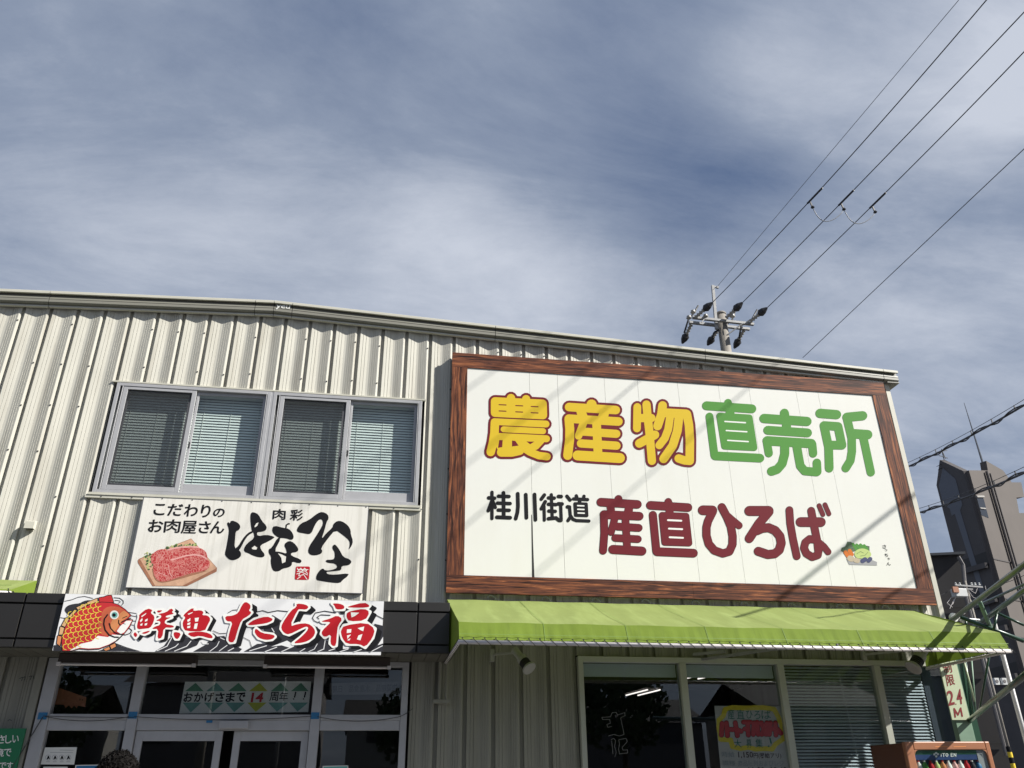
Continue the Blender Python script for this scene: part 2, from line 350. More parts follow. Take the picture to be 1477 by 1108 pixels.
# wood print of the sign's frame boards
def wood_mat(name, axis):
    m = bpy.data.materials.new(name); m.use_nodes = True; t = m.node_tree; b = t.nodes['Principled BSDF']; MATS[name] = m
    g = t.nodes.new('ShaderNodeNewGeometry'); mp = t.nodes.new('ShaderNodeMapping'); t.links.new(g.outputs['Position'], mp.inputs[0])
    mp.inputs['Scale'].default_value = (1.1, 1, 22) if axis == 'x' else (22, 1, 1.1)
    n = t.nodes.new('ShaderNodeTexNoise'); t.links.new(mp.outputs[0], n.inputs['Vector']); n.inputs['Scale'].default_value = 1.6; n.inputs['Detail'].default_value = 9; n.inputs['Roughness'].default_value = .62; n.inputs['Distortion'].default_value = .9
    r = t.nodes.new('ShaderNodeValToRGB'); t.links.new(n.outputs[0], r.inputs[0]); e = r.color_ramp.elements
    e[0].position = .36; e[0].color = (.022, .010, .008, 1); e[1].position = .68; e[1].color = (.40, .15, .062, 1)
    x = r.color_ramp.elements.new(.47); x.color = (.085, .032, .022, 1); x = r.color_ramp.elements.new(.56); x.color = (.19, .066, .032, 1)
    t.links.new(r.outputs[0], b.inputs['Base Color']); b.inputs['Roughness'].default_value = .6; b.inputs['Specular IOR Level'].default_value = .15
    return m
wood_mat('wood_x', 'x'); wood_mat('wood_z', 'z')
# marbled beef print
m = bpy.data.materials.new('beef'); m.use_nodes = True; t = m.node_tree; b = t.nodes['Principled BSDF']; MATS['beef'] = m
g = t.nodes.new('ShaderNodeNewGeometry'); n0 = t.nodes.new('ShaderNodeTexNoise'); n0.inputs['Scale'].default_value = 9; n0.inputs['Detail'].default_value = 3
v = t.nodes.new('ShaderNodeTexVoronoi'); v.feature = 'DISTANCE_TO_EDGE'; v.inputs['Scale'].default_value = 26
ad = t.nodes.new('ShaderNodeVectorMath'); ad.operation = 'MULTIPLY_ADD'; ad.inputs[1].default_value = (.22, .22, .22)
t.links.new(g.outputs['Position'], n0.inputs['Vector']); t.links.new(n0.outputs['Color'], ad.inputs[0]); t.links.new(g.outputs['Position'], ad.inputs[2]); t.links.new(ad.outputs[0], v.inputs['Vector'])
r = t.nodes.new('ShaderNodeValToRGB'); t.links.new(v.outputs['Distance'], r.inputs[0]); e = r.color_ramp.elements
e[0].position = 0.0; e[0].color = (.62, .26, .22, 1); e[1].position = .16; e[1].color = (.46, .045, .045, 1); x = e.new(.5); x.color = (.34, .022, .024, 1)
t.links.new(r.outputs[0], b.inputs['Base Color']); b.inputs['Roughness'].default_value = .5
# ------------------------------------------------------------------ ground
tag(MB().box((-400, -400, -.5), (400, 400, 0)).build('ground', 'asphalt'), 'grey asphalt ground around the shop', kind='structure')
pv = MB(); pv.box((-12, -1.6, .0), (7.6, -.0, .12)); tag(pv.build('pavement', 'kerb'), 'raised concrete walk along the shop front', kind='structure')
# ------------------------------------------------------------------ market building
B = thing('market_building', (0, 0, 0), 'cream ribbed metal two storey market hall with low gable roof', 'building')
PK, SL, ZPK = -1.65, .0425, 7.68       # gable apex x, slope, trim top z at apex
def ztop(x): return ZPK - SL*abs(x-PK)
PROF = [(0, 0)]
def facet(u0, d0, u1, d1, k):
    for i in range(1, k+1):
        t = i/(k+1); u = u0+(u1-u0)*t; d = d0+(d1-d0)*t
        PROF.extend([(u-.003, d), (u-.001, d+.0045), (u+.002, d+.0045), (u+.004, d)])
facet(0, 0, .120, .023, 2); PROF.append((.120, .023)); PROF.append((.150, .023)); facet(.150, .023, .262, .0, 3)
PROF += [(.262, 0), (.285, .009), (.289, .046), (.329, .046), (.335, 0)]
PW = .335
def prof_clip(xa, xb, x0):
    pts = []
    def dep(x):
        u = x-x0
        for (a, da), (b, db) in zip(PROF, PROF[1:]):
            if a-1e-9 <= u <= b+1e-9: return da+(db-da)*(u-a)/max(b-a, 1e-9)
        return 0
    pts.append((xa, dep(xa)))
    pts += [(x0+u, d) for u, d in PROF if xa+1e-4 < x0+u < xb-1e-4]
    pts.append((xb, dep(xb))); return pts
def siding(xa, xb, z0f, z1f, x0, y0, m):
    k = math.floor((xa-x0)/PW)
    while x0+k*PW < xb-1e-6:
        s = x0+k*PW; a = max(xa, s); b2 = min(xb, s+PW); k += 1
        if b2-a < .004: continue
        p = prof_clip(a, b2, s); mb = MB()
        for (u, d), (v2, e2) in zip(p, p[1:]):
            mb.poly([(u, y0+d, z0f(u)), (v2, y0+e2, z0f(v2)), (v2, y0+e2, z1f(v2)), (u, y0+d, z1f(u))])
        mb.build('wall_panel', m, B, fixn=False)
U0 = -4.13
ceil_ = lambda x: ztop(x)-.185
siding(-7.5, -3.50, lambda x: 3.36, ceil_, U0, 0, 'siding')
siding(-3.50, .49, lambda x: 3.36, lambda x: 4.80, U0, 0, 'siding')
siding(-3.50, .49, lambda x: 6.34, ceil_, U0, 0, 'siding')
siding(.49, 7.49, lambda x: 3.36, ceil_, U0, 0, 'siding')
siding(-7.5, -3.60, lambda x: .1, lambda x: 3.36, .795, .02, 'siding_shaded')
siding(.47, 2.46, lambda x: .1, lambda x: 3.36, .795, .02, 'siding_shaded')
siding(2.46, 7.49, lambda x: 3.03, lambda x: 3.36, .795, .02, 'siding_shaded')
siding(2.46, 7.49, lambda x: .1, lambda x: .75, .795, .02, 'siding_shaded')
sc_ = MB(); rr = random.Random(2)
for k in range(-9, 34):
    x = U0+k*PW+.274
    for z in (3.55, 4.15, 4.75, 5.35, 5.95, 6.55, 7.15):
        z += rr.uniform(-.02, .02)
        if -3.55 < x < .52 and 4.7 < z < 6.4: continue
        if z > ztop(x)-.25 or rr.random() < .25: continue
        sc_.lathe((x, .001, z), [(.010, 0), (.009, -.007), (.004, -.009)], 6, 'y')
sc_.build('screw', 'dark_steel', B)['kind'] = 'stuff'
# backing, side and rear walls, roof
MB().box((7.43, .07, 0), (7.49, 8, 7.0)).build('side_wall', 'siding', B)
MB().box((-7.5, 8, 0), (7.49, 8.06, 7.2)).build('rear_wall', 'siding_shaded', B)
MB().box((-7.56, .07, 0), (-7.5, 8, 7.2)).build('side_wall', 'siding', B)
MB().box((7.49, -.02, 2.0), (7.56, .10, ztop(7.5)-.19)).build('corner_trim', 'eave_pale', B)
rf = MB(); 
for a, b2 in ((-7.7, PK), (PK, 7.68)):
    rf.poly([(a, -.11, ztop(a)-.02), (b2, -.11, ztop(b2)-.02), (b2, 8.3, ztop(b2)-.02), (a, 8.3, ztop(a)-.02)])
rf.build('roof', 'eave', B, fixn=False)
# eave trim in lengths, each with a pale upper lip, a trough body and a lower lip
SEC_TOP = [(.02, 0), (-.105, 0), (-.114, -.008), (-.114, -.042), (-.088, -.046), (-.088, -.02), (.02, -.02)]
SEC_BODY = [(-.060, -.03), (-.062, -.072), (-.084, -.084), (-.090, -.112), (-.086, -.120), (-.088, -.158), (-.072, -.172), (-.044, -.180), (-.036, -.196), (-.01, -.196), (-.01, -.03)]
SEC_LOW = [(-.030, -.192), (-.048, -.192), (-.052, -.214), (-.01, -.214), (-.01, -.198), (-.030, -.198)]
joints = [-7.6, -4.52, PK-.25, PK, PK+.25, 1.45, 4.6, 7.46, 7.70]
for a, b2 in zip(joints, joints[1:]):
    g_ = .004
    for sec, m_, nm in ((SEC_TOP, 'eave_pale', 'eave_lip'), (SEC_BODY, 'eave', 'eave_trough'), (SEC_LOW, 'eave_pale', 'eave_lip')):
        if nm == 'eave_lip' and sec is SEC_LOW and b2 > 7.5: continue
        MB().sweep(sec, (a+(g_ if a > -7 else 0), ztop(a+g_)), (b2-g_ if b2 < 7.5 else b2, ztop(b2-g_))).build(nm, m_, B)
MB().box((7.50, -.09, ztop(7.5)-.215), (7.70, 8, ztop(7.5)-.20)).build('eave_soffit', 'eave', B)
# brand mark on the peak joint cover (white script letters)
A = Art(B, -.0925, (350, 400, 3.6925), 'trough_marking')
A.T('p_white', 'yeu', [(180, 146), (255, 150), (248, 176), (174, 170)], 1, .02); A.done()
# window head/sill flashing
sl = MB().box((-3.50, -.026, 4.806), (.485, .03, 4.835)).box((-3.53, -.016, 4.770), (.50, .03, 4.805)); sl.build('window_sill', 'eave_pale', B)
MB().box((-3.52, -.018, 6.325), (.50, .03, 6.345)).build('window_head', 'eave_pale', B)
for k in range(12): MB().box((-3.35+k*.35, -.021, 4.782), (-3.338+k*.35, -.0165, 4.792)).build('screw', 'dark_steel', B)
# ---- upper sliding windows
def upper_window(X0, X1):
    Z0, Z1 = 4.838, 6.322; XM = (X0+X1)/2-.005
    f = MB()
    f.box((X0, -0.015, Z0), (X0+.045, 0.110, Z1)).box((X1-.045, -0.015, Z0), (X1, 0.110, Z1)).box((X0+.045, -0.015, Z1-.045), (X1-.045, 0.110, Z1)).box((X0+.045, -0.015, Z0), (X1-.045, 0.110, Z0+.04))
    f.box((X0+.075, -0.017, Z0+.04), (X0+.085, 0.010, Z1-.045)).box((X1-.060, -0.017, Z0+.04), (X1-.052, 0.010, Z1-.045))
    W = f.build('window', 'alu', B, bevel=.003)
    zb, zt = Z0+.043, Z1-.047
    # screened outer sash on the left
    xa, xb = X0+.09, XM+.03
    s = MB().box((xa, -0.008, zb), (xa+.055, 0.018, zt)).box((xb-.055, -0.008, zb), (xb, 0.018, zt)).box((xa+.055, -0.008, zt-.04), (xb-.055, 0.018, zt)).box((xa+.055, -0.008, zb), (xb-.055, 0.018, zb+.06))
    s.build('sash', 'alu', W, bevel=.003)
    MB().box((xa+.055, 0.004, zb+.06), (xb-.055, 0.006, zt-.04)).build('insect_screen', 'screen', W)
    MB().box((xa+.03, 0.070, zb), (xa+.06, 0.092, zt)).box((xb-.10, 0.070, zb), (xb-.065, 0.092, zt)).box((xa+.06, 0.070, zb), (xb-.10, 0.092, zb+.11)).box((xa+.06, 0.070, zt-.04), (xb-.10, 0.092, zt)).build('sash', 'alu_dark', W)
    MB().box((xa+.055, 0.078, zb+.11), (xb-.10, 0.082, zt-.04)).build('pane', 'glass', W)
    # inner sash on the right
    xa, xb = XM-.02, X1-.055
    s = MB().box((xa+.052, 0.028, zb), (xa+.085, 0.052, zt)).box((xb-.045, 0.028, zb), (xb, 0.052, zt)).box((xa+.085, 0.028, zt-.045), (xb-.045, 0.052, zt)).box((xa+.085, 0.028, zb), (xb-.045, 0.052, zb+.125))
    s.build('sash', 'alu', W, bevel=.003)
    MB().box((xa+.085, 0.038, zb+.125), (xb-.045, 0.042, zt-.045)).build('pane', 'glass', W)
    MB().box((xa+.06, 0.018, (Z0+Z1)/2-.10), (xa+.075, 0.028, (Z0+Z1)/2-.02)).build('handle', 'dark_steel', W)
    # venetian blinds
    for (bx0, bx1) in ((X0+.08, XM+.01), (XM+.03, X1-.05)):
        bl = MB(); z = Z0+.06; yb = .150
        while z < Z1-.07:
            bl.poly([(bx0, yb-.010, z-.016), (bx1, yb-.010, z-.016), (bx1, yb-.005, z+.004), (bx0, yb-.005, z+.004)])
            bl.poly([(bx0, yb-.005, z+.004), (bx1, yb-.005, z+.004), (bx1, yb+.008, z+.018), (bx0, yb+.008, z+.018)])
            z += .0385
        bl.box((bx0, yb-.015, Z1-.07), (bx1, yb+.02, Z1-.03))
        o = bl.build('blind', 'blind', W, fixn=False); o['kind'] = 'stuff'
        cdn = MB()
        for u in (.12, .5, .88): cdn.bar((bx0+(bx1-bx0)*u, yb-.013, Z0+.05), (bx0+(bx1-bx0)*u, yb-.013, Z1-.05), .003)
        cdn.build('blind_cord', 'paper', W)
    return W
upper_window(-3.465, -1.535); upper_window(-1.505, .455)
MB().box((-1.534, -.012, 4.838), (-1.506, .06, 6.322)).build('window_mullion', 'alu', B)
# rooms
ur = MB().box((-3.7, .26, 4.6), (.7, .28, 6.6)).box((-3.7, .07, 4.58), (.7, .26, 4.6)).box((-3.7, .07, 6.6), (.7, .26, 6.62)); ur.build('room_wall', 'interior', B)
rm = MB().box((-7.4, 6.9, 0), (7.4, 7.0, 3.4)).box((-7.4, .3, .02), (7.4, 6.9, .06)).box((1.35, .35, 0), (1.45, 6.9, 3.4)); rm.build('room_wall', 'interior_dark', B)
MB().box((-7.4, .1, 3.36), (7.42, 6.9, 3.40)).build('room_ceiling', 'interior_dark', B)
# ---- black panelled canopy over the left shop
cn = MB().box((-7.4, -.66, 2.955), (.80, .0, 3.46)); CN = cn.build('canopy', 'gap', B)
jx = [-7.4]+[.48-1.0275*k for k in range(7, -1, -1)]+[.838]
jx = sorted(set(round(j, 3) for j in jx))
for a, b2 in zip(jx, jx[1:]):
    for z0, z1 in ((2.935, 3.010), (3.028, 3.365), (3.385, 3.484)):
        MB().box((a+.009, -.70, z0), (b2-(.009 if b2 < .8 else 0), -.662, z1)).build('fascia_panel', 'fascia', CN, bevel=.003)
MB().box((.802, -.661, 2.935), (.838, 0, 3.484)).build('fascia_panel', 'fascia', CN)
MB().box((-7.4, -.661, 3.462), (.80, 0, 3.484)).build('canopy_top', 'fascia', CN)
x = -7.35
while x < .78:
    MB().box((x, -.655, 2.930), (x+.147, .0, 2.953)).build('soffit_board', 'soffit', CN); x += .153
# ---- shop front of the left shop
sf = MB(); ya, yb = -.01, .10
sf.box((-3.50, ya, .1), (-3.37, yb, 2.925)); sf.box((.365, ya, .1), (.44, yb, 2.925)); sf.box((-3.37, ya, 2.87), (.365, yb, 2.925))
for xm in (-2.52, -.58): sf.box((xm-.052, ya-.005, .1), (xm+.052, yb+.002, 2.869))
SF = sf.build('shop_front', 'alu', B, bevel=.003)
tb = MB()
for a, b2 in ((-3.368, -2.575), (-2.465, -.635), (-.525, .363)): tb.box((a, ya+.002, 2.295), (b2, yb-.002, 2.352)).box((a, ya+.012, 2.19), (b2, yb-.01, 2.294))
tb.build('transom', 'alu', SF, bevel=.003)
for a, b2, z0, z1 in ((-3.35, -2.57, 2.352, 2.87), (-2.468, -.632, 2.352, 2.87), (-.528, .365, 2.352, 2.87), (-3.35, -2.57, .3, 2.19), (-.528, .365, .3, 2.19)):
    MB().box((a, .045, z0), (b2, .051, z1)).build('pane', 'glass_shop', SF)
def door(xa, xb, y):
    d = MB().box((xa, y, .1), (xa+.075, y+.04, 2.185)).box((xb-.075, y, .1), (xb, y+.04, 2.185)).box((xa+.075, y, 2.085), (xb-.075, y+.04, 2.185)).box((xa+.075, y, .1), (xb-.075, y+.04, .25))
    D = d.build('door', 'alu', SF, bevel=.003); MB().box((xa+.075, y+.018, .25), (xb-.075, y+.023, 2.085)).build('pane', 'glass_shop', D)
door(-2.46, -1.56, .02); door(-1.445, -.64, .05)
MB().box((-1.60, -.06, 2.205), (-1.29, -.014, 2.285)).build('door_sensor', 'alu', SF, bevel=.006)
for xx, zz in ((-3.43, 2.33), (-2.52, 2.34), (-.585, 2.34), (-1.70, 2.30)):
    MB().box((xx-.045, -.0185, zz-.035), (xx+.045, -.0165, zz+.035) if xx != -1.70 else (xx+.02, -.0165, zz-.01)).build('tape', 'tape', SF)
wr = MB()
def hang(p, q, sag, r, mb, n=14):
    p = Vector(p); q = Vector(q); mb.tube([p.lerp(q, i/n)-Vector((0, 0, 4*sag*(i/n)*(1-i/n))) for i in range(n+1)], r, 6)
hang((-3.40, -.03, 2.325), (-2.55, -.03, 2.325), .045, .0035, wr); hang((-3.42, -.028, 2.33), (-2.5, -.028, 2.318), .006, .003, wr)
hang((-2.50, -.03, 2.325), (-.62, -.03, 2.335), .035, .0035, wr); hang((-.56, -.03, 2.33), (.37, -.03, 2.335), .05, .0035, wr); hang((.36, -.03, 2.335), (.50, .0, 2.42), .01, .0035, wr)
hang((-3.42, -.03, 2.32), (-3.70, -.05, 1.55), .0, .006, wr); wr.build('cable', 'dark_steel', SF)
MB().box((-3.600, -.02, .1), (-3.52, .04, 2.93)).build('pilaster', 'siding_shaded', B)
# sunshade cassettes under the soffit
for xa, xb in ((-3.29, -1.89), (-1.17, .21)):
    T = thing('rolled_sunshade', ((xa+xb)/2, -.3, 2.80), 'dark brown sunshade cassette under the canopy, '+('left one above the notice' if xa < -2 else 'right one beside the plain panes'), 'sunshade', 'sunshade cassettes under the canopy')
    MB().box((xa, -.36, 2.835), (xb, -.22, 2.928)).build('cassette', 'brown_box', T, bevel=.006)
    MB().tube([(xa+.02, -.365, 2.815), (xb+.01, -.365, 2.815)], .014, 8).build('front_rod', 'tube_white', T, smooth=True)
    for e in (xa+.02, xb-.01): MB().box((e-.02, -.385, 2.80), (e+.02, -.345, 2.835)).build('end_cap', 'tube_white', T)
# ---- right shop window
rw = MB(); ya, yb = -.035, .09
rw.box((2.47, ya, .75), (2.53, yb, 3.02)).box((2.53, ya, 2.955), (7.44, yb, 3.02)).box((2.53, ya, .75), (7.44, yb, .82)).box((7.44, ya, .75), (7.49, yb, 3.02))
for xm in (3.79, 5.08, 6.40): rw.box((xm-.042, ya-.004, .82), (xm+.042, yb+.003, 2.954))
RW = rw.build('shop_window', 'green_pale', B, bevel=.003); RW.data.materials[0] = mat('frame_grey', (.42, .43, .37), .45, metal=.1, var=.05)
for a, b2 in ((2.53, 3.748), (3.832, 5.038), (5.122, 6.358), (6.442, 7.44)): MB().box((a, .02, .82), (b2, .026, 2.954)).build('pane', 'glass_dark', RW)
for a, b2 in ((2.54, 3.74), (3.84, 5.03)): MB().box((a, .10, 2.80), (b2, .12, 2.95)).build('roller_blind', 'blind_grey', RW)
for a, b2 in ((5.13, 6.35), (6.45, 7.06)):
    bl = MB(); z = .85
    while z < 2.93:
        bl.poly([(a, .060, z-.009), (b2, .060, z-.009), (b2, .078, z+.016), (a, .078, z+.016)]); z += .037
    o = bl.build('blind', 'blind_grey', RW, fixn=False); o['kind'] = 'stuff'
MB().box((7.10, .10, .9), (7.42, .12, 2.95)).build('grey_backing', 'panel_grey', RW); MB().bar((5.9, .045, 2.9), (5.95, .045, 1.9), .006).build('blind_cord', 'paper', RW)  # flat grey panel behind the glass, right of the blinds
# fluorescent tubes inside
for k, (pa, pb) in enumerate([((903, 1003), (934, 995)), ((987, 979), (1027, 970))]):
    a_, b_ = atz(*pa, 3.05), atz(*pb, 3.05); T = thing('ceiling_light', tuple(a_), 'twin fluorescent ceiling light seen through the '+('leftmost' if k == 0 else 'second')+' shop window pane', 'ceiling light', 'fluorescent lights inside the shop')
    MB().bar(a_.lerp(b_, -.05)+Vector((.11, 0, .06)), a_.lerp(b_, 1.05)+Vector((.11, 0, .06)), .3, .06).build('housing', 'interior', T)
    for o_ in (0, .22): MB().tube([a_+Vector((o_, 0, 0)), b_+Vector((o_, 0, 0))], .011, 8).build('lamp_tube', 'tube_light', T)
SPL = ['nearer the glass at far left', 'second row at far left', 'nearer the glass, right of the left pair', 'second row, right of the left pair', 'nearer the glass behind the right pane', 'nearer the glass at far right', 'second row behind the right pane', 'second row at far right']
for (xx, yy), sl_ in zip(((-2.1, 1.0), (-2.0, 1.25), (-1.75, 1.0), (-1.7, 1.3), (.05, 1.0), (.25, 1.0), (.05, 1.25), (.25, 1.25)), SPL):
    o = MB().lathe((xx, yy, 3.22), [(.05, 0), (.05, .05)], 10).build('downlight', 'spot_light'); tag(o, 'small round ceiling spotlight in the left shop, '+sl_, 'spotlight', 'spotlights inside the left shop')
# small wall hood and conduits
T = thing('wall_hood', (-4.04, -.05, 4.40), 'small weathered cream vent hood on the ribbed wall left of the meat sign', 'vent hood')
h = MB(); x, y, z = -4.04, 0, 4.40
h.poly([(x-.052, 0, z+.06), (x+.052, 0, z+.06), (x+.052, -.065, z+.035), (x-.052, -.065, z+.035)]); h.poly([(x-.052, -.065, z+.035), (x+.052, -.065, z+.035), (x+.052, -.07, z-.05), (x-.052, -.07, z-.05)])
h.poly([(x-.052, 0, z+.06), (x-.052, -.065, z+.035), (x-.052, -.07, z-.05), (x-.052, 0, z-.05)]); h.poly([(x+.052, 0, z+.06), (x+.052, -.065, z+.035), (x+.052, -.07, z-.05), (x+.052, 0, z-.05)])
h.build('hood', 'eave_pale', T, fixn=False); MB().box((x-.045, -.02, z-.045), (x+.045, .01, z+.04)).build('grille', 'dark_steel', T)
cd_ = MB().tube([(.80, -.03, 2.93), (.80, -.03, 2.50)], .018, 8).tube([(.88, -.03, 2.93), (.88, -.03, 2.46)], .014, 8).box((.73, -.05, 2.475), (.92, 0, 2.515)); cd_.build('conduit', 'siding_shaded', B)
# ------------------------------------------------------------------ big billboard
SG = thing('billboard', (4.1, -.1, 3.72), 'large white market billboard with wood grain frame above the green awning', 'billboard')
YS = -.10; kq = 9.9/9.85; gx = lambda v: v*kq; gz = lambda v: 1.6+(v-1.6)*kq
X0, X1, Z0, Z1 = gx(.835), gx(7.37), gz(3.715), gz(7.025); xi0, xi1, zi0, zi1 = gx(1.05), gx(7.145), gz(3.93), gz(6.80)
jt = [gx(v) for v in (1.05, 1.92, 2.32, 3.00, 3.49, 4.09, 4.71, 5.18, 5.915, 6.265, 7.145)]
for i, (a, b2) in enumerate(zip(jt, jt[1:])):
    g_ = .0018; mb = MB()
    mb.box((a+(g_ if i else 0), YS, zi0), (b2-g_, YS+.02, zi1)); mb.build('sign_panel', 'sign_white', SG)
# the sprung joint: a gap left open towards the foot of the first seam
mb = MB(); mb.poly([(1.915, YS-.0006, 4.75), (1.925, YS-.0006, 4.75), (1.940, YS-.0006, zi0), (1.908, YS-.0006, zi0)]); mb.build('open_seam', 'gap', SG, fixn=False)
MB().box((xi0, YS+.022, zi0), (xi1, YS+.03, zi1)).build('backing', 'p_grey', SG)
MB().box((X0+.01, YS+.031, Z0+.01), (X1-.01, -.015, Z1-.01)).build('box_frame', 'dark_steel', SG)
for a, b2 in ((X0, 4.0), (4.002, X1)):
    MB().box((a, YS-.012, zi1+.001), (b2, YS+.029, Z1)).build('frame_board', 'wood_x', SG); MB().box((a, YS-.012, Z0), (b2, YS+.029, zi0-.001)).build('frame_board', 'wood_x', SG)
for a, b2 in ((X0, xi0-.001), (xi1+.001, X1)): MB().box((a, YS-.011, zi0), (b2, YS+.029, zi1)).build('frame_board', 'wood_z', SG)
YA = YS-.003
def letters(crop, fn):
    A = Art(SG, YA, crop); fn(A); A.done()
Yl, M_ = 'p_yellow', 'p_maroon'
def yel(A, r, pts, close=False): A.S(Yl, r, pts, 2, M_, 30, close)
def nou(A):
    yel(A, 55, [(175, 175), (810, 207), (815, 360), (175, 328)], True); A.P(Yl, [(175, 175), (810, 207), (815, 360), (175, 328)], 2)
    yel(A, 57, [(388, 133), (388, 200)]); yel(A, 55, [(590, 146), (590, 200)])
    yel(A, 46, [(165, 447), (855, 478)]); yel(A, 57, [(174, 458), (168, 600), (150, 720), (118, 850)]); yel(A, 40, [(290, 548), (816, 573)])
    yel(A, 46, [(215, 642), (862, 674)]); yel(A, 62, [(335, 690), (335, 800)]); yel(A, 58, [(258, 855), (400, 855), (505, 832)])
    yel(A, 50, [(470, 690), (550, 790), (640, 850), (760, 898), (868, 912)]); yel(A, 45, [(790, 700), (720, 775), (650, 800)])
    A.P(Yl, [(200, 640), (810, 690), (740, 760), (700, 840), (560, 830), (480, 860), (230, 860), (180, 760)], 2)
    A.P(M_, [(232, 692), (278, 692), (272, 785), (215, 795)], 3).P(M_, [(402, 697), (445, 702), (490, 765), (402, 777)], 3).P(M_, [(595, 710), (700, 712), (643, 747)], 3)
    for y, dy_ in ((220, 0), (303, 0)):
        for x, e in ((230, 0), (452, 12), (657, 24)): A.S(M_, 7, [(x, y+e), (x+92, y+e+4)], 3)
    A.S(M_, 4, [(165, 390), (860, 422)], 3).S(M_, 4, [(240, 498), (870, 528)], 3).S(M_, 4, [(270, 594), (840, 622)], 3).P(M_, [(232, 492), (290, 497), (252, 520), (248, 560), (285, 594), (232, 594)], 3)
def san(A):
    yel(A, 57, [(192, 205), (815, 245)]); yel(A, 68, [(492, 172), (492, 205)]); yel(A, 57, [(190, 360), (850, 398)])
    A.P(Yl, [(285, 255), (415, 262), (440, 325), (305, 318)], 2).P(Yl, [(600, 270), (725, 285), (712, 345), (575, 335)], 2)
    yel(A, 60, [(190, 362), (202, 500), (200, 640), (174, 850)]); yel(A, 54, [(370, 532), (822, 562)]); yel(A, 55, [(350, 690), (824, 720)])
    yel(A, 58, [(558, 400), (578, 830)]); yel(A, 50, [(383, 420), (318, 590)]); yel(A, 66, [(305, 850), (870, 885)])
def butsu(A):
    yel(A, 52, [(178, 205), (173, 490)]); yel(A, 55, [(300, 172), (312, 300), (345, 600), (372, 922)]); yel(A, 55, [(205, 352), (365, 352)])
    yel(A, 58, [(205, 690), (412, 575)]); yel(A, 58, [(515, 185), (500, 300), (448, 458)]); yel(A, 60, [(505, 280), (828, 298)])
    yel(A, 57, [(838, 300), (866, 450), (878, 640), (876, 922)]); yel(A, 56, [(876, 922), (805, 916), (728, 890)])
    yel(A, 52, [(612, 350), (590, 500), (545, 620), (470, 715)]); yel(A, 58, [(732, 345), (712, 520), (650, 720), (528, 895)])
letters((695, 560, 9.236), nou); letters((800, 565, 9.236), san); letters((900, 565, 9.236), butsu)
G_ = 'p_green'
def choku(A):
    A.S(G_, 59, [(130, 187), (735, 228)]).S(G_, 52, [(417, 148), (430, 220)]).S(G_, 42, [(304, 322), (703, 346), (766, 748), (370, 728)], close=True).P(G_, [(304, 322), (703, 346), (766, 748), (370, 728)])
    A.P(G_, [(388, 230), (500, 240), (505, 310), (385, 300)]).S(G_, 52, [(170, 330), (237, 850)]).S(G_, 58, [(248, 855), (842, 885)])
    for (x, y) in ((375, 397), (393, 518), (412, 649)): A.S('p_white', 9, [(x, y), (x+274, y+17)], 2)
def uri(A):
    A.S(G_, 62, [(158, 218), (730, 258)]).S(G_, 60, [(430, 147), (442, 230)]).P(G_, [(398, 260), (515, 270), (520, 370), (400, 360)]).S(G_, 59, [(208, 375), (738, 410)]).S(G_, 62, [(200, 515), (788, 552)])
    A.S(G_, 54, [(195, 522), (222, 682)]).S(G_, 55, [(800, 560), (812, 685)]).S(G_, 60, [(434, 560), (434, 690), (400, 820), (335, 895), (258, 922)]).S(G_, 57, [(592, 570), (618, 720), (642, 850), (700, 918), (860, 932)]).S(G_, 56, [(868, 928), (862, 808)])
def tokoro(A):
    A.S(G_, 62, [(165, 150), (385, 167)]).S(G_, 58, [(218, 312), (280, 600), (288, 880)]).S(G_, 58, [(218, 312), (405, 325), (458, 575), (300, 572)])
    A.S(G_, 62, [(525, 202), (733, 182)]).S(G_, 56, [(522, 205), (588, 480), (590, 660), (570, 780), (508, 880)]).S(G_, 63, [(590, 420), (800, 434)]).S(G_, 55, [(742, 470), (842, 936)])
letters((1005, 565, 9.236), choku); letters((1085, 580, 9.236), uri); letters((1165, 580, 9.236), tokoro)
def mar(A, r, pts, close=False): A.S(M_, r-4, pts, 1, 'p_marline', 5, close)
def san2(A):
    mar(A, 57, [(108, 225), (595, 255)]); mar(A, 52, [(343, 182), (347, 220)]); A.P(M_, [(182, 270), (290, 278), (298, 350), (195, 340)], 1).P(M_, [(432, 290), (540, 305), (532, 360), (418, 352)], 1)
    mar(A, 57, [(150, 390), (620, 412)]); mar(A, 52, [(148, 390), (155, 640), (138, 872)]); mar(A, 52, [(330, 550), (612, 568)]); mar(A, 50, [(300, 702), (602, 718)]); mar(A, 50, [(435, 420), (460, 850)]); mar(A, 48, [(298, 430), (245, 625)]); mar(A, 60, [(268, 855), (655, 877)])
def choku2(A):
    mar(A, 57, [(122, 267), (622, 297)]); mar(A, 50, [(360, 220), (370, 262)]); A.P(M_, [(325, 280), (432, 290), (432, 380), (325, 370)], 1)
    mar(A, 42, [(276, 398), (598, 410), (638, 772), (312, 762)], True); A.P(M_, [(276, 398), (598, 410), (638, 772), (312, 762)], 1); mar(A, 53, [(155, 395), (202, 880)]); mar(A, 58, [(212, 885), (695, 905)])
    for x, y in ((355, 465), (367, 578), (378, 693)): A.S('p_white', 12, [(x, y), (x+178, y+8)], 2)
def hi(A):
    mar(A, 70, [(138, 312), (278, 315)]); mar(A, 60, [(285, 330), (215, 470), (192, 560), (192, 680), (225, 800), (305, 895), (430, 940), (525, 912), (570, 810), (572, 690), (548, 550), (490, 410), (415, 268)]); mar(A, 52, [(470, 370), (560, 450), (665, 535)])
def ro(A):
    mar(A, 72, [(160, 272), (440, 272)]); mar(A, 66, [(445, 285), (300, 455), (160, 672)]); mar(A, 65, [(270, 560), (350, 525), (440, 515), (535, 555), (605, 640), (624, 740), (595, 840), (530, 893), (430, 905), (290, 858)])
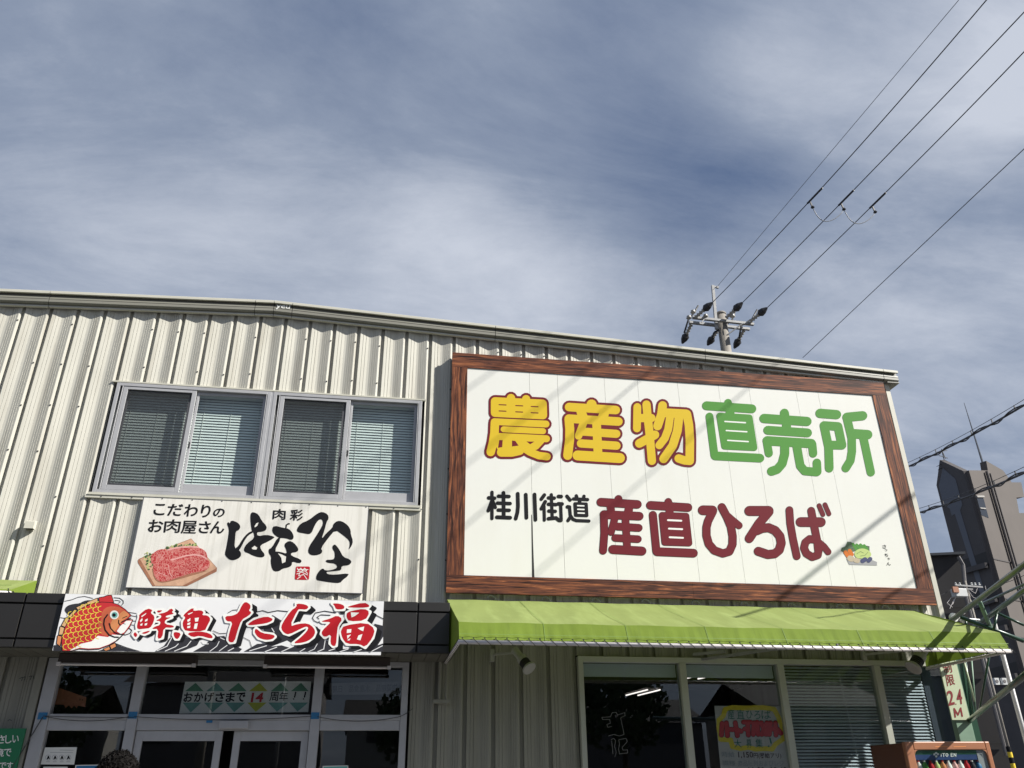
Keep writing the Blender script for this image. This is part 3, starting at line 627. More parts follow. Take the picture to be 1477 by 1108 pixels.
def ba(A):
    mar(A, 56, [(138, 260), (150, 450), (190, 680), (245, 930)]); mar(A, 70, [(300, 433), (595, 435)]); mar(A, 57, [(455, 270), (500, 500), (545, 720), (560, 870)])
    mar(A, 57, [(520, 690), (430, 680), (370, 730), (350, 810), (385, 890), (470, 942), (550, 915), (565, 830)]); mar(A, 48, [(575, 735), (640, 790), (700, 868)]); mar(A, 34, [(570, 195), (625, 325)]); mar(A, 34, [(655, 182), (712, 315)])
letters((855, 700, 9.236), san2); letters((925, 700, 9.236), choku2); letters((1000, 705, 10.07), hi); letters((1065, 710, 10.07), ro); letters((1125, 710, 10.07), ba)
K_ = 'p_black'
def katsu(A):
    for r, p in ((45, [(272, 185), (272, 885)]), (50, [(185, 335), (340, 345)]), (46, [(268, 420), (172, 680)]), (45, [(290, 420), (362, 590)]), (50, [(578, 200), (585, 840)]), (48, [(445, 290), (725, 300)]), (48, [(420, 475), (755, 487)]), (48, [(440, 660), (730, 667)]), (52, [(405, 850), (755, 864)]),
                 (50, [(958, 225), (965, 560), (950, 720), (905, 890)]), (50, [(1172, 250), (1190, 865)]), (50, [(1405, 245), (1430, 920)])): A.S(K_, r, p)
def kaido(A):
    for r, p in ((48, [(190, 258), (108, 370)]), (48, [(215, 435), (110, 625)]), (42, [(182, 560), (190, 930)]), (43, [(375, 250), (400, 880)]), (48, [(300, 335), (455, 342)]), (48, [(300, 505), (500, 515)]), (48, [(310, 685), (480, 695)]), (50, [(300, 890), (500, 870), (560, 920)]), (50, [(565, 297), (638, 300)]),
                 (52, [(560, 495), (660, 500)]), (43, [(622, 500), (638, 900)]), (46, [(575, 938), (630, 940)]), (46, [(790, 290), (875, 395)]), (50, [(805, 575), (858, 580)]), (44, [(860, 580), (880, 800), (950, 905), (1040, 940), (1375, 952)]), (46, [(872, 860), (820, 940)]), (45, [(965, 362), (1340, 382)]),
                 (45, [(1040, 280), (1060, 340)]), (45, [(1245, 292), (1235, 350)]), (48, [(1130, 400), (1130, 480)]), (42, [(1003, 490), (1305, 500), (1322, 808), (1022, 798), (1003, 490)])): A.S(K_, r, p)
    A.P(K_, [(1003, 490), (1305, 500), (1322, 808), (1022, 798)])
    for x, y in ((1075, 543), (1078, 640), (1085, 738)): A.S('p_white', 18, [(x, y), (x+165, y+7)], 2)
letters((695, 700, 18.46), katsu); letters((775, 700, 18.46), kaido)
def veg(A):
    A.P('p_grey', [(190, 880), (540, 905), (600, 930), (600, 975), (230, 965)], 0)
    A.P('p_leaf3', [(300, 700), (250, 660), (205, 660), (180, 720), (130, 740), (120, 780), (200, 820), (320, 780), (500, 790), (500, 720), (400, 700)], 1)
    for p in ([(280, 690), (330, 770)], [(330, 700), (380, 760)], [(380, 700), (430, 750)], [(430, 710), (470, 760)]): A.S('p_green', 18, p, 2)
    for p in ([(180, 800), (215, 850)], [(235, 780), (265, 830)]): A.S('p_carrot', 26, p, 3)
    A.P('p_cabbage', [(300, 800), (340, 760), (420, 745), (500, 780), (530, 830), (500, 870), (420, 885), (330, 880), (300, 840)], 4, smooth=1)
    for p in ([(330, 820), (380, 790), (420, 810)], [(380, 850), (440, 840), (480, 800)]): A.S('p_leaf', 4, p, 5)
    A.S('p_potato', 38, [(240, 880), (262, 888)], 4).S('p_potato', 32, [(315, 905), (340, 912)], 5)
    A.S('p_eggplant', 30, [(410, 915), (440, 895)], 5).S('p_eggplant', 28, [(490, 910), (510, 890)], 6)
letters((1200, 710, 9.23), veg)
A = Art(SG, YA, (1200, 710, 9.23))
for c_, q in (('さ', (672, 700, 722, 750)), ('っ', (700, 760, 735, 785)), ('ち', (700, 815, 745, 860)), ('ゃ', (738, 870, 770, 905)), ('ん', (725, 930, 782, 975))): A.T(K_, c_, [(q[0], q[1]), (q[2], q[1]), (q[2]+4, q[3]), (q[0]+4, q[3])], 1, .008)
A.done()
# ------------------------------------------------------------------ meat sign
MS = thing('meat_sign', (-1.5, -.05, 3.70), 'white butcher sign with brush lettering and beef picture under the upper windows', 'sign')
MB().box((-2.855, -.018, 3.712), (-.166, -.004, 4.822)).build('board', 'meat_white', MS)
MB().box((-2.86, -.017, 3.705), (-.16, -.003, 3.7115)).box((-2.865, -.017, 3.7115), (-2.8555, -.003, 4.825)).box((-.1655, -.017, 3.7115), (-.158, -.003, 4.825)).build('edge_strip', 'alu_dark', MS)
YM = -.0202
A = Art(MS, YM, (200, 710, 10.55))
for c_, q in (('こ', (232, 175, 400, 345)), ('だ', (440, 178, 665, 358)), ('わ', (695, 182, 898, 368)), ('り', (950, 190, 1090, 382)), ('の', (1135, 245, 1305, 375)), ('お', (148, 415, 370, 603)), ('肉', (390, 412, 632, 612)), ('屋', (650, 432, 880, 628)), ('さ', (915, 440, 1085, 620)), ('ん', (1095, 440, 1305, 625))):
    sh = 12; A.T(K_, c_, [(q[0]+sh, q[1]), (q[2]+sh, q[1]+4), (q[2]-sh-8, q[3]+2), (q[0]-sh, q[3]-4)], 0, 0 if c_ in '屋肉' else .004, dup=9)
A.done()
A = Art(MS, YM, (310, 725, 7.033))
A.T(K_, '肉', [(592, 62), (715, 68), (708, 172), (582, 166)], 0, 0, dup=7); A.T(K_, '彩', [(768, 68), (892, 72), (885, 182), (758, 178)], 0, 0, dup=7)
A.P(K_, [(120, 210), (140, 195), (150, 215), (165, 178), (230, 200), (262, 240), (245, 280), (212, 290), (205, 360), (198, 460), (235, 470), (268, 510), (260, 555), (200, 585), (150, 582), (112, 545), (100, 520), (115, 460), (138, 330), (142, 265)], smooth=1)
A.P(K_, [(205, 465), (240, 440), (280, 370), (330, 310), (380, 285), (395, 300), (340, 330), (300, 385), (265, 455), (240, 490)], smooth=1)
A.P(K_, [(358, 150), (365, 105), (390, 95), (442, 118), (475, 185), (528, 240), (520, 280), (480, 296), (425, 300), (432, 342), (520, 325), (605, 345), (600, 360), (540, 395), (460, 432), (465, 475), (508, 525), (495, 555), (440, 555), (380, 535), (345, 515), (300, 500), (293, 465), (330, 410), (400, 360), (395, 310), (375, 290), (365, 230)], smooth=1)
A.P('meat_white', [(402, 240), (420, 210), (443, 203), (430, 235), (405, 252)], 1).P('meat_white', [(372, 462), (402, 438), (430, 458), (420, 477), (385, 475)], 1)
A.P(K_, [(578, 272), (600, 232), (690, 255), (752, 265), (790, 310), (802, 355), (780, 382), (720, 362), (650, 358), (592, 318)], smooth=1).S(K_, 7, [(720, 262), (725, 228), (745, 214), (755, 216)])
A.P(K_, [(640, 350), (672, 362), (600, 495), (660, 498), (730, 520), (725, 480), (698, 425), (750, 385), (800, 405), (848, 465), (840, 500), (770, 510), (775, 540), (870, 575), (882, 600), (858, 618), (782, 595), (780, 640), (740, 660), (690, 668), (655, 695), (605, 700), (578, 670), (565, 600), (572, 550), (545, 510), (545, 472), (578, 458)], smooth=1)
A.P('meat_white', [(640, 515), (680, 528), (722, 548), (715, 602), (682, 617), (674, 560)], 1)
A.P(K_, [(828, 272), (870, 210), (950, 180), (1040, 108), (1090, 92), (1145, 118), (1156, 160), (1132, 200), (1112, 280), (1080, 375), (1130, 310), (1195, 252), (1200, 218), (1240, 185), (1290, 188), (1350, 230), (1378, 280), (1378, 320), (1402, 390), (1388, 440), (1352, 485), (1370, 430), (1362, 382), (1300, 330), (1222, 275), (1150, 360), (1075, 462), (1092, 492), (1078, 520), (1020, 537), (970, 532), (942, 500), (958, 440), (1020, 350), (1070, 270), (1098, 215), (1090, 175), (1065, 168), (1030, 200), (1000, 260), (985, 300), (960, 322), (900, 312), (838, 300)], smooth=1)
A.P(K_, [(1192, 440), (1215, 422), (1238, 442), (1270, 490), (1302, 552), (1370, 575), (1388, 605), (1360, 636), (1285, 642), (1282, 685), (1240, 692), (1160, 700), (1130, 702), (1140, 726), (1210, 732), (1362, 716), (1345, 750), (1300, 782), (1270, 817), (1180, 812), (1060, 792), (1028, 785), (1028, 740), (1060, 690), (1095, 664), (1120, 690), (1180, 686), (1245, 660), (1225, 620), (1150, 612), (1122, 598), (1132, 580), (1180, 580), (1215, 570), (1215, 500), (1192, 470)], smooth=1)
A.S('p_seal', 14, [(835, 662), (950, 662), (940, 770), (825, 768)], close=True).P('p_seal', [(835, 662), (950, 662), (940, 770), (825, 768)])
for p in ([(835, 665), (850, 690), (870, 665), (890, 690), (910, 665), (930, 690)], [(835, 700), (930, 692)], [(830, 725), (880, 705), (940, 735)], [(850, 745), (900, 730), (935, 780)], [(835, 775), (870, 750)], [(840, 680), (945, 680)], [(860, 712), (850, 740)], [(920, 700), (940, 720)]): A.S('p_white', 3.2, p, 1)
A.done()
A = Art(MS, YM, (190, 770, 10.55), 'beef_picture')
A.P('p_board_dk', [(93, 405), (110, 380), (905, 72), (1298, 520), (1292, 575), (838, 797), (318, 797), (95, 440)]); A.P('p_board', [(125, 385), (905, 80), (1285, 515), (1270, 535), (770, 792), (355, 792), (180, 480)], 1)
rr = random.Random(3)
for i in range(130):
    if rr.random() < .5: x, y = rr.uniform(530, 980), rr.uniform(125, 200)+(0)
    else: x, y = rr.uniform(180, 330), rr.uniform(290, 550)
    if y < 220 and y < 200-(x-530)*.12: y += 40
    if x < 340 and y > 300 and x < 180+(y-300)*.25: x += 50
    r_ = rr.uniform(9, 20); A.P(rr.choice(['p_leaf', 'p_leaf2', 'p_leaf3', 'p_leaf2']), [(x+r_*rr.uniform(.5, 1.3)*math.cos(a), y+r_*rr.uniform(.5, 1.3)*math.sin(a)) for a in [k*1.05 for k in range(6)]], 2)
A.P('p_board_dk', [(300, 480), (340, 690), (430, 745), (540, 735), (720, 690), (1090, 585), (1150, 560), (800, 500)], 4, smooth=1)
A.P('beef', [(290, 350), (330, 290), (400, 245), (470, 232), (545, 248), (700, 205), (900, 193), (1045, 215), (1125, 265), (1150, 330), (1155, 400), (900, 480), (500, 520), (300, 470)], 5, smooth=1)
A.P('beef', [(330, 400), (420, 380), (600, 400), (800, 345), (950, 310), (1080, 330), (1150, 385), (1192, 430), (1185, 505), (1130, 560), (900, 600), (700, 670), (520, 727), (425, 727), (350, 665), (325, 560)], 6, smooth=1)
A.S('p_fat', 11, [(600, 398), (700, 372), (820, 335), (950, 318), (1060, 335), (1140, 382)], 7).S('p_fat', 12, [(550, 246), (640, 222), (760, 203), (900, 198), (1010, 207)], 7).S('p_fat', 4, [(400, 590), (540, 640)], 7).S('p_fat', 5, [(560, 480), (575, 600), (620, 660)], 7).S('p_fat', 3, [(380, 280), (440, 400), (500, 300)], 7)
A.done()
# ------------------------------------------------------------------ fish sign
FS = thing('fish_shop_sign', (-1.6, -.72, 2.90), 'long white fishmonger sign with red fish and red brush lettering on the black canopy', 'sign')
MB().box((-3.235, -.735, 2.90), (.095, -.703, 3.475)).build('board', 'fish_white', FS)
YF = -.7375; CF = (75, 850, 10.55)
A = Art(FS, YF, CF, 'fish_picture'); D_ = 'p_dark'
A.P(D_, [(190, 310), (230, 250), (330, 222), (420, 215), (480, 180), (560, 163), (620, 178), (500, 250), (380, 330), (260, 400), (210, 350)], smooth=1)
A.S(K_, 4, [(192, 182), (300, 160), (400, 120), (500, 108), (620, 138)]).S(K_, 5, [(945, 128), (1030, 135), (1085, 175), (1085, 215), (1060, 242)]).S(K_, 4, [(955, 168), (1020, 172), (1042, 192), (1010, 212)]).S(K_, 4, [(130, 430), (180, 440), (230, 430)])
for p in ([(1170, 350), (1285, 368)], [(1200, 400), (1275, 415)], [(1220, 482), (1272, 484)], [(1190, 538), (1248, 547)]): A.S(K_, 4, p)
A.S(K_, 6, [(1170, 588), (1215, 625), (1190, 670), (1120, 695), (1070, 690)])
A.P(D_, [(30, 850), (100, 850), (170, 905), (170, 940), (20, 940)]); A.P(D_, [(970, 820), (1130, 880), (1330, 938), (1000, 938), (700, 938), (900, 880)])
A.P('fish_white', [(880, 830), (980, 822), (1300, 930), (1340, 938)], 0)
body = [(162, 935), (150, 800), (165, 700), (200, 590), (260, 470), (350, 370), (480, 280), (620, 220), (760, 200), (900, 207), (1010, 240), (1110, 310), (1200, 398), (1130, 465), (1225, 468), (1180, 570), (1100, 670), (1000, 770), (860, 850), (720, 903), (560, 912), (420, 900), (290, 935)]
for q, m_ in (([(75, 828), (120, 862), (145, 720), (90, 708)], 'p_orange'), ([(108, 690), (158, 690), (185, 590), (128, 570)], 'p_tan'), ([(148, 552), (205, 575), (255, 455), (208, 440)], 'p_tan'), ([(252, 418), (290, 440), (368, 335), (348, 310)], 'p_tan'), ([(372, 278), (398, 312), (525, 245), (525, 215)], 'p_tan'), ([(535, 200), (550, 232), (692, 190), (690, 140)], 'p_tan'), ([(718, 132), (722, 192), (935, 200), (902, 95), (840, 100), (790, 120)], 'p_fish'), ([(885, 860), (958, 822), (972, 870), (905, 908)], 'p_orange'), ([(785, 912), (868, 878), (882, 912), (820, 936)], 'p_orange')):
    A.P(m_, q, 2, K_, 11)
A.P(K_, body, 3); A.S(K_, 10, body, 3, close=True); A.P('p_fish', body, 4)
A.P('p_fish2', [(760, 330), (850, 260), (1010, 262), (1100, 318), (1190, 398), (1120, 455), (1060, 520), (980, 640), (900, 690), (830, 715), (745, 690), (720, 600), (700, 540), (745, 470)], 5, smooth=1)
A.P('p_orange', [(900, 470), (1000, 400), (1080, 330), (1110, 330), (1188, 398), (1110, 450), (1040, 500), (990, 600), (930, 660), (880, 640)], 6, smooth=1)
A.P('p_white', [(270, 930), (440, 830), (600, 795), (660, 740), (700, 708), (740, 715), (850, 728), (920, 690), (1075, 700), (1000, 765), (860, 842), (720, 893), (560, 902), (420, 890), (300, 930)], 5)
A.P('p_white', [(985, 640), (1040, 560), (1090, 520), (1130, 480), (1215, 478), (1170, 560), (1100, 655), (1050, 680)], 7)
for i in range(9):
    for j in range(9):
        cx = 190+i*76+(j % 2)*38-18; cy = 880-j*80-i*14
        if cy < 225+abs(cx-760)**1.75*.0021 or cx > 735 or cx < 165+max(0, (700-cy))*.12 or cy > 905-(cx-180)*.30: continue
        A.S('p_scale', 5, [(cx+42, cy-46), (cx+8, cy-34), (cx-8, cy), (cx+8, cy+30), (cx+44, cy+42)], 6)
A.S('p_white', 68, [(948, 390)], 8).S('p_teal', 46, [(952, 392)], 9).S(K_, 27, [(944, 392)], 10)
A.S(K_, 10, [(845, 388), (800, 450), (788, 530), (810, 620), (870, 695), (950, 728), (1010, 730)], 9).S(K_, 8, [(872, 520), (895, 595), (950, 655), (1010, 682), (1080, 690)], 9).S(K_, 8, [(1200, 440), (1110, 475), (1060, 500)], 9).S(K_, 7, [(1015, 470), (1015, 515), (1045, 548)], 9).S(K_, 5, [(1075, 440), (1145, 408)], 9).S(K_, 4, [(1085, 522), (1115, 530)], 9)
A.S(K_, 6, [(1080, 690), (1020, 745), (985, 775)], 9)
A.done()
# waves and lettering (two crops at the same scale)
CA, CB = (180, 855, 7.385), (360, 855, 7.385); off = (360-180)*7.385
A = Art(FS, YF-.001, CA, 'wave_picture')
def wv(pts, b=False): return [(x+(off if b else 0), y) for x, y in pts]
A.P(D_, [(0, 580), (90, 612), (200, 626), (0, 626)]); A.P(D_, [(325, 622), (420, 565), (480, 480), (620, 470), (800, 505), (770, 560), (600, 626), (330, 626)]); A.P(D_, [(730, 626), (850, 560), (940, 470), (1060, 460), (1130, 545), (1250, 600), (1225, 626)])
A.P(D_, wv([(-60, 626), (80, 545), (200, 540), (130, 330), (245, 238), (345, 300), (345, 440), (560, 400), (720, 360), (800, 500), (1000, 600), (1340, 560), (1330, 330), (1422, 352), (1422, 626)], True))
A.P('fish_white', wv([(230, 575), (400, 510), (480, 560), (440, 590), (340, 560)], True), 1)
A.P('fish_white', wv([(1365, 560), (1422, 470), (1422, 540)], True), 1)
for p in ([(345, 618), (450, 570), (500, 480)], [(430, 622), (540, 575), (570, 545)], [(530, 622), (660, 570), (705, 515)], [(905, 625), (980, 570), (1005, 520)], [(1005, 622), (1090, 560)], [(1100, 622), (1160, 590)], [(820, 520), (840, 545), (890, 545)], [(1020, 480), (1060, 500)]): A.S('fish_white', 4, p, 2)
for p in ([(0, 620), (180, 565)], [(165, 628), (290, 580)], [(340, 628), (470, 570)], [(535, 628), (590, 595)], [(630, 628), (690, 600), (722, 545)], [(725, 628), (790, 600), (805, 510)], [(845, 618), (930, 590)], [(960, 630), (1050, 600)], [(1110, 632), (1190, 605)], [(1285, 632), (1415, 565)], [(235, 375), (262, 420)]): A.S('fish_white', 4, wv(p, True), 2)
for p in ([(1100, 215), (1150, 185), (1195, 182)], [(940, 405), (1010, 435), (1080, 432)], [(1260, 475), (1330, 510), (1350, 575)]): A.S(K_, 3, p)
for p in ([(70, 205), (140, 190), (200, 210)], [(200, 210), (300, 190), (405, 200)], [(670, 270), (700, 215), (800, 195), (920, 215)], [(670, 270), (690, 300), (735, 320)], [(720, 260), (760, 235), (860, 240)], [(720, 260), (740, 280)], [(1330, 230), (1425, 278)]): A.S(K_, 4, wv(p, True))
A.done()
A = Art(FS, YF-.0045, CA, 'lettering'); R_ = 'p_red'
reds = [[(150, 235), (240, 165), (300, 185), (272, 215), (320, 250), (305, 320), (270, 378), (200, 385), (135, 392), (128, 345), (155, 262)], [(88, 445), (110, 415), (138, 450), (115, 480)], [(170, 430), (270, 400), (260, 420), (210, 442)], [(335, 190), (410, 185), (360, 220)],
 [(440, 210), (490, 165), (520, 185), (500, 210), (530, 225), (440, 245), (435, 265), (500, 262), (430, 290), (425, 335), (527, 350), (515, 375), (415, 370), (400, 480), (345, 495), (360, 385), (285, 388), (320, 360), (375, 345), (380, 302), (325, 300), (385, 270), (390, 240), (345, 228)],
 [(615, 245), (700, 170), (740, 165), (725, 195), (812, 184), (842, 210), (822, 240), (880, 240), (917, 280), (880, 350), (850, 412), (650, 412), (620, 370), (615, 310), (650, 262)], [(655, 430), (790, 410), (900, 430), (942, 470), (920, 492), (800, 457), (720, 477)], [(525, 415), (602, 430), (572, 492), (540, 492), (518, 450)],
 [(1065, 250), (1150, 245), (1210, 215), (1248, 130), (1285, 93), (1338, 125), (1340, 165), (1320, 190), (1352, 210), (1320, 245), (1242, 290), (1202, 400), (1168, 525), (1120, 532), (1098, 500), (1120, 400), (1150, 310), (1080, 305)]]
redsb = [[(-20, 335), (50, 285), (180, 250), (247, 275), (240, 300), (180, 327), (30, 347), (-10, 345)], [(70, 380), (130, 430), (250, 445), (272, 468), (240, 497), (170, 505), (95, 482), (55, 430), (55, 400)],
 [(498, 113), (600, 125), (632, 155), (600, 182), (540, 175), (512, 182), (425, 362), (520, 330), (620, 325), (682, 370), (702, 420), (680, 472), (620, 517), (540, 537), (462, 541), (540, 480), (610, 412), (628, 370), (600, 360), (540, 387), (420, 447), (370, 432), (335, 385), (345, 330), (440, 190), (502, 150)],
 [(880, 113), (960, 115), (1012, 140), (1005, 177), (920, 180), (905, 140)], [(765, 302), (860, 275), (932, 240), (992, 280), (942, 350), (932, 420), (922, 562), (890, 572), (858, 540), (870, 440), (800, 477), (765, 440), (775, 400), (850, 330), (860, 312), (780, 312)], [(1040, 148), (1220, 101), (1282, 135), (1260, 160), (1060, 160)],
 [(1080, 195), (1220, 168), (1282, 205), (1232, 297), (1060, 307), (1030, 260), (1035, 215)], [(975, 400), (1005, 350), (1240, 315), (1337, 385), (1312, 480), (1232, 582), (1170, 547), (1035, 547), (990, 490), (972, 430)]]
allr = reds+[wv(p, True) for p in redsb]
for i, p in enumerate(allr):
    big = i >= 8
    o_ = 44 if big else 30
    A.P(K_, [(x+o_+14, y+o_-12) for x, y in p], 0); A.S(K_, 14, [(x+o_+14, y+o_-12) for x, y in p], 0, close=True)
    A.P('p_white', p, 2); A.S('p_white', 19, p, 2, close=True); A.P(R_, p, 4, smooth=1)
for p in ([(160, 300), (185, 270), (190, 290), (170, 315)], [(215, 290), (245, 275), (240, 300), (215, 310)], [(165, 335), (190, 325), (185, 350), (165, 350)], [(212, 330), (240, 322), (235, 345), (212, 350)], [(175, 250), (230, 215), (225, 228), (180, 262)],
          [(665, 290), (700, 270), (695, 300), (670, 312)], [(745, 270), (790, 265), (780, 305), (750, 310)], [(668, 325), (700, 315), (695, 340), (665, 345)], [(745, 330), (778, 325), (765, 385), (735, 385)], [(665, 360), (700, 350), (695, 375), (665, 378)], [(670, 225), (725, 205), (720, 215), (680, 235)]): A.P('p_white', p, 6)
for p in ([(1078, 210), (1168, 213), (1120, 250), (1085, 262)], [(1038, 390), (1085, 388), (1080, 425), (1035, 430)], [(1150, 378), (1222, 360), (1210, 410), (1185, 400)], [(1038, 455), (1082, 445), (1042, 492)], [(1143, 497), (1160, 455), (1202, 440), (1180, 507)], [(1045, 500), (1075, 485), (1065, 507), (1045, 510)]): A.P('p_white', wv(p, True), 6)
A.done()
# ------------------------------------------------------------------ green awnings
def awning(name, label, xa, xb, yb_, zb_, yf, zf, yt, zt, nlace, ripple=True):
    AW = thing(name, ((xa+xb)/2, yb_, zt), label, 'awning', 'green fabric awnings')
    rr = random.Random(11)
    nx = int((xb-xa)/.032); prof = []
    for i in range(9): t = i/8; prof.append((yb_+(yf-yb_)*t, zb_+(zf-zb_)*t, t))
    V = MB()
    seams = [xa+(xb-xa)*k/7 for k in range(1, 7)]
    for i in range(nx+1):
        x = xa+(xb-xa)*i/nx
        for (y, z, t) in prof:
            u = (x-xa-.35*(1-t))/.62; sag = .016*abs(math.sin(math.pi*u))**.5*math.sin(math.pi*min(1, t*1.05))+.003*math.sin(x*9+t*4); V.v.append((x, y, z-sag))
        for j, t in enumerate((.12, .5, .8, 1.0)): V.v.append((x, yf+(yt-yf)*t+.004*math.sin((x-xa)/.128*2*math.pi)*t, zf+(zt-zf)*t+(-.004*abs(math.sin(math.pi*(x-xa)/.128)) if t == 1 else 0)))
    n = len(prof)+4
    for i in range(nx):
        for j in range(n-1): V.f.append((i*n+j, (i+1)*n+j, (i+1)*n+j+1, i*n+j+1))
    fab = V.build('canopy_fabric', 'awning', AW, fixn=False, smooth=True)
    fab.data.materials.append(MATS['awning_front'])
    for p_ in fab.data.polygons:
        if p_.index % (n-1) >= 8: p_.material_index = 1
    es = fab.modifiers.new('edge', 'EDGE_SPLIT'); es.split_angle = math.radians(28)
    for x in (xa, xb):
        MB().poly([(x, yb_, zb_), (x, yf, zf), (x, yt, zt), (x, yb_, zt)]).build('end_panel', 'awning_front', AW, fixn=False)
    sm_ = MB()
    for x in seams: sm_.poly([(x-.003, yb_, zb_+.003), (x+.003, yb_, zb_+.003), (x+.003, yf-.003, zf+.003), (x-.003, yf-.003, zf+.003)]); sm_.poly([(x-.003, yf-.004, zf), (x+.003, yf-.004, zf), (x+.003, yt-.009, zt), (x-.003, yt-.009, zt)])
    sm_.poly([(xa, yt-.004, zt+.055), (xb, yt-.004, zt+.055), (xb, yt-.006, zt+.050), (xa, yt-.006, zt+.050)])
    sm_.build('seam', mat('seam_green', (.12, .20, .03), .7), AW, fixn=False)
    tb = MB().tube([(xa-.01, yt-.005, zt-.028), (xb+.01, yt-.005, zt-.028)], .022, 10); tb.build('front_tube', 'tube_white', AW, smooth=True)
    for x in (xa, xb): MB().tube([(x, yt, zt-.028), (x, yb_, zt-.028)], .018, 8).build('side_tube', 'tube_white', AW, smooth=True)
    MB().tube([(xa, yb_+.02, zb_-.02), (xb, yb_+.02, zb_-.02)], .018, 8).build('back_tube', 'dark_steel', AW)
    for k in range(8):
        x = xa+.02+(xb-xa-.04)*k/7; MB().tube([(x, yb_+.02, zb_-.03), (x, yf+.03, zf-.02), (x, yt+.02, zt)], .012, 6).build('rafter', 'steel', AW)
    lc = MB(); d = (xb-xa-.05)/nlace
    for k in range(nlace+1):
        x = xa+.03+k*d
        lc.tube([(x, yt-.008, zt+.012), (x+.005, yt-.018, zt), (x+.03, yt-.032, zt-.026), (x+.06, yt-.020, zt-.052), (x+.065, yt, zt-.056)], .0035, 5); lc.box((x-.006, yt-.014, zt+.006), (x+.006, yt-.006, zt+.018))
    for x, s_ in ((xa, -1), (xb, 1)):
        for k in range(int(abs(yb_-yt)/.10)):
            y = yt+.06+k*.10; lc.tube([(x+s_*.002, y, zt+.01), (x+s_*.022, y+.03, zt-.028), (x, y+.05, zt-.052)], .0035, 5)
    lc.build('lacing', 'cord', AW)['kind'] = 'stuff'
    return AW
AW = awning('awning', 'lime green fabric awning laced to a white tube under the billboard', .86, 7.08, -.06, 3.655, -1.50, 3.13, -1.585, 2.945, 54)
for x in (1.43, 2.11, 2.75, 3.40, 4.06, 4.72, 5.37, 6.05, 6.7):
    MB().tube([(x-.035+.04*math.cos(t)*1.0, -.07, 3.685+.03*math.sin(t)) for t in (3.6, 3.0, 2.2, 1.2, .4)], .010, 6).tube([(x+.005, -.07, 3.70), (x+.03, -.07, 3.665)], .009, 6).build('hook', 'steel', AW)
for x in (4.05,):
    MB().bar((x, -.02, 3.00), (x+.5, -.9, 3.0), .03).bar((x+.5, -.9, 3.0), (x+.95, -1.58, 2.95), .03).bar((x-.1, -.02, 3.06), (x+.2, -.3, 3.06), .04, .03).build('support_arm', 'steel', AW)
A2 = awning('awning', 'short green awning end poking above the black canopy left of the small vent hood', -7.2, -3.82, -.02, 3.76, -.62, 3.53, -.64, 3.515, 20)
# lamps under the awning
def flood(x, y, z, dr, s, lab):
    T = thing('floodlight', (x, y, z), lab, 'floodlight')
    d = Vector(dr).normalized(); p = Vector((x, y, z)); q = d.to_track_quat('Z', 'Y')
    def ring(prof, nm, m):
        mb = MB(); mb.lathe((0, 0, 0), prof, 18); mb.v = [tuple(p+q @ Vector(v)) for v in mb.v]; mb.build(nm, m, T, smooth=False)
    ring([(.035*s, -.16*s), (.045*s, -.15*s), (.045*s, -.02*s), (.06*s, 0), (.062*s, .06*s)], 'lamp_body', 'sun_lamp')
    for k in range(4): ring([(.065*s, (.065+.022*k)*s), (.065*s, (.075+.022*k)*s)], 'cooling_fin', 'dark_steel')
    ring([(.070*s, .155*s), (.085*s, .17*s), (.085*s, .19*s), (.075*s, .195*s)], 'lamp_ring', 'sun_lamp')
    MB().bar(tuple(p-d*.1*s), (x-.28*s, -.04, z+.10), .022).bar((x-.28*s, -.04, z+.02), (x-.28*s, -.04, z+.16), .05).build('bracket', 'sun_lamp', T)
def flood2(p0, p1, Y0, Y1, s, lab):
    a_, b_ = at(*p0, Y0), at(*p1, Y1); d = (b_-a_); m_ = a_+d*.45; flood(m_.x, m_.y, m_.z, tuple(d), s, lab)
flood2((741, 936), (765, 966), -.42, -.62, .95, 'grey spotlight hanging under the left end of the green awning')
flood2((1334, 936), (1321, 957), -.72, -.74, 1.15, 'large grey floodlight under the right end of the green awning')
# ------------------------------------------------------------------ things in the left shop window
T = thing('banner', (-1.4, .06, 2.36), 'white anniversary banner with green and yellow triangles behind the transom glass', 'banner')
CR = (255, 975, 7.385); YB = .062
A = Art(T, YB, CR, 'banner_sheet'); A.P('paper', [(88, 62), (1432, 58), (1400, 385), (25, 402)]); A.done()
A = Art(T, YB-.002, CR, 'banner_print')
for k, (u0, u1, l0, l1, m1, m2) in enumerate([(88, 285, 62, 262, 'b_green', 'b_teal'), (312, 512, 290, 500, 'b_teal', 'b_teal'), (545, 745, 522, 730, 'b_green', 'b_teal'), (768, 968, 752, 958, 'b_yellow', 'b_yellow'), (1000, 1190, 975, 1185, 'b_green', 'b_teal'), (1215, 1405, 1200, 1400, 'b_green', 'b_teal')]):
    A.P(m1, [(u0, 163), ((u0+u1)/2+14, 74), (u1, 163)]); A.P(m2, [(l0, 284), (l1, 284), ((l0+l1)/2-14, 390-k*2)])
for i, c_ in enumerate('おかげさまで'):
    x = 66+i*112; A.T('p_black', c_, [(x+14, 176), (x+112, 176), (x+98, 278), (x, 278)], 1, .028)
A.T('p_red', '14', [(802, 178), (932, 178), (912, 280), (785, 280)], 1, .03)
for x, c_ in ((985, '周'), (1088, '年')): A.T('p_black', c_, [(x+10, 170), (x+102, 170), (x+90, 270), (x-2, 270)], 1, .010)
for x in (1245, 1350): A.S('p_black', 8, [(x+22, 175), (x+10, 225)], 1); A.S('p_black', 8, [(x, 246)], 1)
A.done()
T = thing('orange_shape', (-3.1, .2, 2.4), 'tilted orange paper sheet with notched foot hanging inside the upper left pane', 'flyer')  # orange sheet added for a reflection-like shape in the glass
